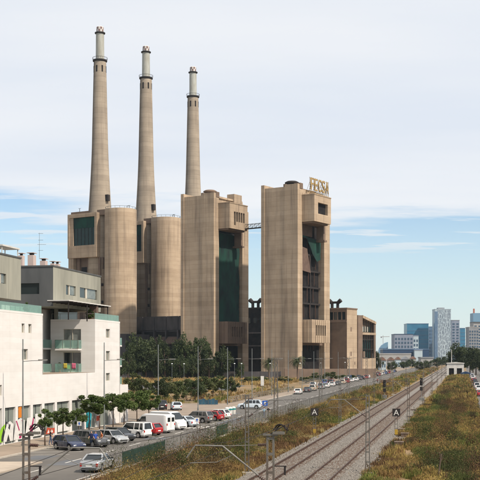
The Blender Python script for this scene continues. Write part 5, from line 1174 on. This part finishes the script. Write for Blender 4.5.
# ------------------------------------------------------------------ railway masts, cantilevers, wires
m_insul = mat('brown_insulator', (0.06, 0.03, 0.025), 0.3)
def mast(side, head):                                  # side -1: cantilever points to -x (masts on the right), +1: to +x
    t = empty('catenary_mast'); Hm = 6.5
    for sx in (-1, 1):
        m_ = MB(); m_.bar((sx * .155, 0, 0), (sx * .115, 0, Hm), .045, .08); m_.build('leg', m_galv_rust, t)
    for z in (.3, 1.1, 1.9, 2.7, 3.5, 4.3, 5.1, 5.8, 6.4): MB().box(-.15 + z * .005, .15 - z * .005, -.03, .03, z - .05, z + .05).build('batten', m_galv_rust, t)
    MB().box(-.4, .4, -.35, .35, -.1, .3).build('footing', m_kerb, t)
    s_ = side; tr = 2.6
    ca = MB(); ca.tube([(s_ * .17, 0, 4.75), (s_ * tr * .72, 0, 6.08), (s_ * (tr + .35), 0, 6.08)], .032, 8); ca.tube([(s_ * (tr + .35), 0, 6.08), (s_ * (tr + .7), 0, 5.6)], .026, 6); ca.tube([(s_ * .17, 0, 6.15), (s_ * tr * .72, 0, 6.08)], .014, 6)
    c = ca.build('cantilever', m_galv, t)
    MB().tube([(s_ * tr * .55, 0, 5.75), (s_ * (tr - .5), 0, 5.45), (s_ * (tr + .55), 0, 5.40)], .014, 6).build('steady_arm', m_galv, c)
    for p, q in (((s_ * .17, 0, 4.75), (s_ * .5, 0, 4.99)), ((s_ * .17, 0, 6.15), (s_ * .5, 0, 6.14))):
        m_ = MB(); P, Q = Vector(p), Vector(q)
        for k in range(5): m_.cyl(P.lerp(Q, k / 5), P.lerp(Q, (k + .6) / 5), .07, .05, 8)
        m_.build('insulator', m_insul, c)
    if head:
        x_ = .28
        m_ = MB(); m_.box(-.28, .28, -.06, .06, Hm, Hm + .07); m_.box(x_ - .18, x_ + .26, -.1, .1, Hm + .06, Hm + .16); m_.build('mast_head', m_galv_rust, t)
        m_ = MB()
        P = [Vector((x_ - .16 + .5 * i / 10, .05 * math.sin(i), Hm + .24 + .2 * math.sin(math.pi * i / 10))) for i in range(11)]
        m_.tube(P, .03, 7); m_.tube([p + Vector((.05, .1, -.03)) for p in P], .026, 7); m_.bar((-.12, 0, Hm), (x_ + .3, 0, Hm + .42), .035); m_.bar((x_ + .34, 0, Hm + .1), (x_ + .42, 0, Hm + .45), .03); m_.build('feeder_loop', m_black, t)
        m_ = MB(); m_.bar((.15, 0, 5.35), (.62, 0, 5.35), .04); m_.bar((.56, 0, 5.35), (.56, 0, 5.02), .07); m_.build('bracket', m_black, t)
    return t
YS = [40, 84, 148, 205, 262, 322, 390, 470, 560, 660]
for side, a, nm_ in ((-1, -7.55, 'right'), (1, -17.2, 'left')):
    near, pm = mast(side, True), mast(side, False)
    for i, Y in enumerate(YS):
        o = near if i == 0 else (pm if i == 1 else copy_tree(pm)); o.location = rd(a if i else (-7.3 if side < 0 else -16.6), Y, 0); o.rotation_euler = (0, 0, RA)
        tag(o, '%s lattice catenary mast on the %s side of the tracks' % (LN[i], nm_), 'catenary mast', 'catenary masts')
for a, nm_ in ((-14.75, 'left'), (-10.6, 'right')):
    for z, k_, rw_ in ((5.4, 'contact', .011), (6.05, 'messenger', .011)):
        m_ = MB(); yy_ = [-5] + YS
        for p, q in zip(yy_[:-1], yy_[1:]):
            n_ = 6; P = [rd(a + (.15 if k_ == 'contact' else 0) * (1 if (yy_.index(p)) % 2 else -1) * (1 - 2 * i / n_), p + (q - p) * i / n_, z - (.7 * 4 * (i / n_) * (1 - i / n_) if k_ == 'messenger' else 0)) for i in range(n_ + 1)]
            m_.tube(P, rw_, 4)
        tag(m_.build('overhead_wire', m_black), 'thin overhead %s wire above the %s track' % (k_, nm_), 'wire', 'overhead wires')
# roadside lattice pylons
def pylon():
    t = empty('lattice_pylon'); Hp = 9.4
    for sx in (-1, 1):
        for sy in (-1, 1): MB().bar((sx * .3, sy * .3, 0), (sx * .2, sy * .2, Hp), .07).build('leg', m_galv_rust, t)
    m_ = MB(); n_ = 11
    for k in range(n_):
        z0, z1 = Hp * k / n_, Hp * (k + 1) / n_; w0 = .3 - .1 * k / n_; w1 = .3 - .1 * (k + 1) / n_
        for sy in (-1, 1): m_.bar((-w0, sy * w0, z0), (w1, sy * w1, z1), .04) if k % 2 else m_.bar((w0, sy * w0, z0), (-w1, sy * w1, z1), .04)
        for sx in (-1, 1): m_.bar((sx * w0, -w0, z0), (sx * w1, w1, z1), .04)
    m_.build('bracing', m_galv_rust, t); MB().bar((-.9, 0, Hp - .3), (.9, 0, Hp - .3), .1).build('crossarm', m_galv_rust, t)
    MB().box(-.5, .5, -.5, .5, -.1, .25).build('footing', m_kerb, t)
    return t
p0 = pylon()
for i, Y in enumerate((158, 208, 258, 308, 360, 415)):
    o = p0 if i == 0 else copy_tree(p0); o.location = rd(-28.0, Y, 0); o.rotation_euler = (0, 0, RA); tag(o, '%s square lattice pylon on the road edge of the bank' % LN[i], 'pylon', 'lattice pylons along the road')
# letter A boards
def a_board(label, x, yb, yc):
    Y = gy(yb); t = thing('lettered_board', label, 'railway sign', ((x - CX) / F * Y, Y, 0), RA * .3); zc_ = CAMH + (HY - yc) / F * Y
    m_ = MB()
    for sx in (-.16, .16): m_.bar((sx, .06, 0), (sx, .06, zc_ - .3), .06)
    for z in np.arange(.4, zc_ - .5, .55): m_.box(-.16, .16, .03, .09, z, z + .06)
    m_.build('post', m_galv_rust, t); MB().box(-.18, .18, .01, .03, .3, .9).build('yellow_plate', mat('yellow_paint', (.34, .22, .03), .7), t)
    MB().box(-.46, .46, 0, .05, zc_ - .46, zc_ + .46).build('board', m_black, t)
    me = text_mesh('A', .95, .006, m_whitep); xs = [p.co.x for p in me.vertices]; ys_ = [p.co.y for p in me.vertices]; cx_, cy_ = (min(xs) + max(xs)) / 2, (min(ys_) + max(ys_)) / 2
    for p in me.vertices: p.co = Vector((p.co.x - cx_, -.012 - p.co.z, zc_ + p.co.y - cy_))
    reuse('letter', me, t)
a_board('black board with white letter A on the left bank', 314.5, 436.5, 412); a_board('black board with white letter A on the right verge', 396.3, 437, 412.5)
# signals
def signal(label, x, yb, hgt):
    Y = gy(yb); t = thing('railway_signal', label, 'signal', ((x - CX) / F * Y, Y, 0), RA)
    MB().cyl((0, 0, 0), (0, 0, hgt), .07, .06, 8).build('post', m_galv, t); hd = MB(); hd.box(-.32, .32, -.12, .12, hgt - .9, hgt + .7); hd.build('signal_head', m_black, t); MB().box(-.34, .34, -.15, .15, hgt - 2.0, hgt - 1.2).build('lower_head', m_black, t)
    for z in (hgt - .55, hgt - .1, hgt + .35): MB().cyl((0, -.13, z), (0, -.3, z), .13, .13, 10).build('lamp_hood', m_trim, t)
    MB().box(-.5, .5, -.45, .45, -.1, .9).build('relay_box', m_galv, t)
signal('dark signal with relay box on the right side of the tracks', 421.5, 402, 4.4); signal('small dark signal on the left bank', 384.5, 399, 3.6)
# lineside concrete cable boxes
for i, (x, y) in enumerate(((405, 437), (401, 432.5), (410, 419), (413.5, 412), (399, 446))):
    Y = gy(y); t = tag(MB().box(-.45, .45, -.35, .35, -.05, .42).box(-.5, .5, -.4, .4, .421, .5).build('cable_box', m_sleeper), '%s brown concrete cable box beside the right track' % ['third', 'second', 'fourth', 'fifth', 'nearest'][[0,1,2,3,4][i]] if i != 1 else 'second brown concrete cable box beside the right track', 'cable box', 'lineside cable boxes'); t.location = ((x - CX) / F * Y, Y, 0); t.rotation_euler = (0, 0, RA)
# ------------------------------------------------------------------ fence along the road edge
def fence(label, a, Y0, Y1, h, m, gap, bars):
    t = thing('mesh_fence', label, 'fence', rd(a, Y0, .12), RA, 'fences along the road edge'); Ln = (Y1 - Y0) * KL; n_ = max(1, int(Ln / 2.5)); st = Ln / n_
    pm = MB().box(-.04, .04, -.04, .04, -.12, h + .1).mesh('post', m); m_ = MB()
    for z in (.12, h * .5, h - .04): m_.box(-.015, .015, .05, st - .05, z - .02, z + .02)
    for q in np.arange(.05, st, gap): m_.box(-.012, .012, q - bars, q + bars, .1, h)
    pn = m_.mesh('panel', m)
    for k in range(n_ + 1): reuse('post', pm, t, (0, k * st, 0))
    for k in range(n_): reuse('panel', pn, t, (0, k * st, 0))
fence('green slatted fence by the silver saloon', -28.6, 88.5, 101, 1.35, m_fence, .14, .035); fence('thin grey mesh fence after the green one', -28.6, 101.6, 122, 1.5, m_galv, .3, .008); fence('short green slatted fence before the grey mesh fence', -28.6, 122.5, 128, 1.3, m_fence, .14, .035); fence('long thin grey mesh fence along the road to the distance', -28.6, 128.5, 300, 1.5, m_galv, .3, .008)
fence('thin post fence between pavement and dry verge', -47.3, 214, 296, 1.2, m_galv, .6, .012); fence('far post fence on the pavement before the station', -53.6, 354, 520, 1.6, m_galv, .9, .03)
# walls in front of the station
def wall(label, p0, p1, h, m):
    a = Vector((*p0, 0)); b_ = Vector((*p1, 0)); t = thing('boundary_wall', label, 'wall', tuple(a), math.atan2(b_.y - a.y, b_.x - a.x)); ln_ = (b_ - a).length; n_ = max(1, int(ln_ / 8))
    pm = MB().box(.02, ln_ / n_ - .02, 0, .3, 0, h).mesh('wall_panel', m); pp = MB().box(-.25, .25, -.1, .4, 0, h + .15).mesh('wall_pier', m)
    for k in range(n_): reuse('wall_panel', pm, t, (ln_ * k / n_, 0, 0))
    for k in range(n_ + 1): reuse('wall_pier', pp, t, (ln_ * k / n_, 0, 0))
wall('long grey wall behind the dry field before the station', (-60, 485), (18, 468), 3.0, m_con_grey); wall('dark brown wall before the control building', (20, 466), (62, 480), 4.2, m_con_dark)
# road signs
def sign(label, x, yb, hgt, back, mark, w=.6):
    Y = gy(yb); t = thing('road_sign', label, 'sign', ((x - CX) / F * Y, Y, 0), 0); MB().cyl((0, 0, 0), (0, 0, hgt), .035, .035, 8).build('post', m_galv, t); MB().box(-w/2, w/2, -.06, -.03, hgt - w, hgt).build('sign_plate', back, t)
    m_ = MB(); m_.poly([(-w * .1, -.066, hgt - w * .85), (w * .1, -.066, hgt - w * .85), (w * .1, -.066, hgt - w * .5), (w * .3, -.066, hgt - w * .5), (0, -.066, hgt - w * .15), (-w * .3, -.066, hgt - w * .5), (-w * .1, -.066, hgt - w * .5)]); m_.build('sign_symbol', mark, t)
m_sblue = mat('sign_blue', (0.02, 0.09, 0.40), 0.5)
sign('square blue road sign beside the near pylon', 265, 417, 2.6, m_sblue, m_whitep, .85); sign('white sign with blue mark by the green fence', 197, 437, 2.3, m_whitep, m_sblue, .55); sign('white sign with blue mark behind the navy hatchback', 79.3, 443, 2.4, m_whitep, m_sblue, .5)
# tall white advertising column and recycling bins
Y = 262.0; t = thing('advertising_board', 'tall white board on a post beyond the blue sign', 'board', ((262.3 - CX) / F * Y, Y, PZ)); MB().cyl((0, 0, 0), (0, 0, 2.3), .07, .07, 8).build('post', m_galv, t); MB().box(-.4, .4, -.06, .06, 2.2, 4.6).build('panel', m_whitep, t); MB().box(-.44, .44, -.03, .03, 2.16, 4.64).build('frame', m_galv, t)
m_teal = mat('bin_teal', (0.02, 0.2, 0.2), 0.5)
for i, (x, y) in enumerate(((227, 415), (230.2, 414.6), (233.4, 414.2))):
    Y = gy(y); b_ = thing('recycling_bin', ['left', 'middle', 'right'][i] + ' of three small pale recycling bins by the far car row', 'bin', ((x - CX) / F * Y, Y, .01), .2, 'recycling bins'); 
    MB().lathe([(.35, 0), (.42, .9), (.42, 1.0), (.3, 1.2), (.1, 1.28)], 14).build('tub', m_whitep, b_, 'auto'); MB().lathe([(.43, .75), (.435, 1.0)], 14, cap=False).build('band', m_teal, b_)
# blue car-park shelter panels
m_tarp = mat('blue_tarpaulin', (0.03, 0.10, 0.15), 0.6, (0.02, 0.05, 0.08), 1)
bl = thing('blue_barrier', 'low blue tarpaulin barrier under the trees behind the grey off-road car', 'barrier', ((199 - CX) / F * 205, 205, PZ))
for k in range(6): MB().box(k * .62, k * .62 + .58, -.03, .03, .1, 1.1 + .15 * math.sin(k * 2.1)).build('panel', m_tarp, bl); MB().bar((k * .62, .06, 0), (k * .62, .06, 1.3), .05).build('post', m_galv, bl)
# awning truck on the right street
Y = 430; t = thing('canopy_stall', 'dark blue canopy on posts beside the white hut', 'canopy', rd(1.5, Y, 0), RA); MB().prism([(-2.0, 2.6), (2.0, 2.6), (2.0, 2.9), (0, 3.6), (-2.0, 2.9)], lambda a, z: (a, 0, z), lambda a, z: (a, 7, z)).build('canopy', m_city['navy'], t)
for x in (-1.9, 1.9):
    for y in (.2, 6.8): MB().bar((x, y, 0), (x, y, 2.7), .1).build('post', m_galv, t)
# leaning verge stakes
for i, (x, y, h, q) in enumerate(((438, 478, 1.9, .25), (441, 466, 1.2, -.15))):
    Y = gy(y); o = MB().cyl((0, 0, -.1), (q, 0, h), .07, .05, 7).cyl((q * .6, 0, h * .6), (q * .6 + .3, .1, h * .95), .03, .015, 5).build('wooden_stake', m_bark); tag(o, ['taller', 'shorter'][i] + ' bare leaning stake in the right verge grass', 'stake'); o.location = ((x - CX) / F * Y, Y, 0)

# ------------------------------------------------------------------ air
hzb = MB().box(-1500, 1500, -60, 2600, -1.0, 215).build('haze', None); hzb['kind'] = 'stuff'
mh = bpy.data.materials.new('haze'); mh.use_nodes = True; mh.node_tree.nodes.clear()
pv = mh.node_tree.nodes.new('ShaderNodeVolumePrincipled'); pv.inputs['Color'].default_value = (0.66, 0.85, 1.0, 1); pv.inputs['Density'].default_value = 0.00004; pv.inputs['Anisotropy'].default_value = 0.2
mo = mh.node_tree.nodes.new('ShaderNodeOutputMaterial'); mh.node_tree.links.new(pv.outputs[0], mo.inputs['Volume'])
hzb.data.materials.clear(); hzb.data.materials.append(mh); tag(hzb, 'thin pale air over the whole place', 'haze')
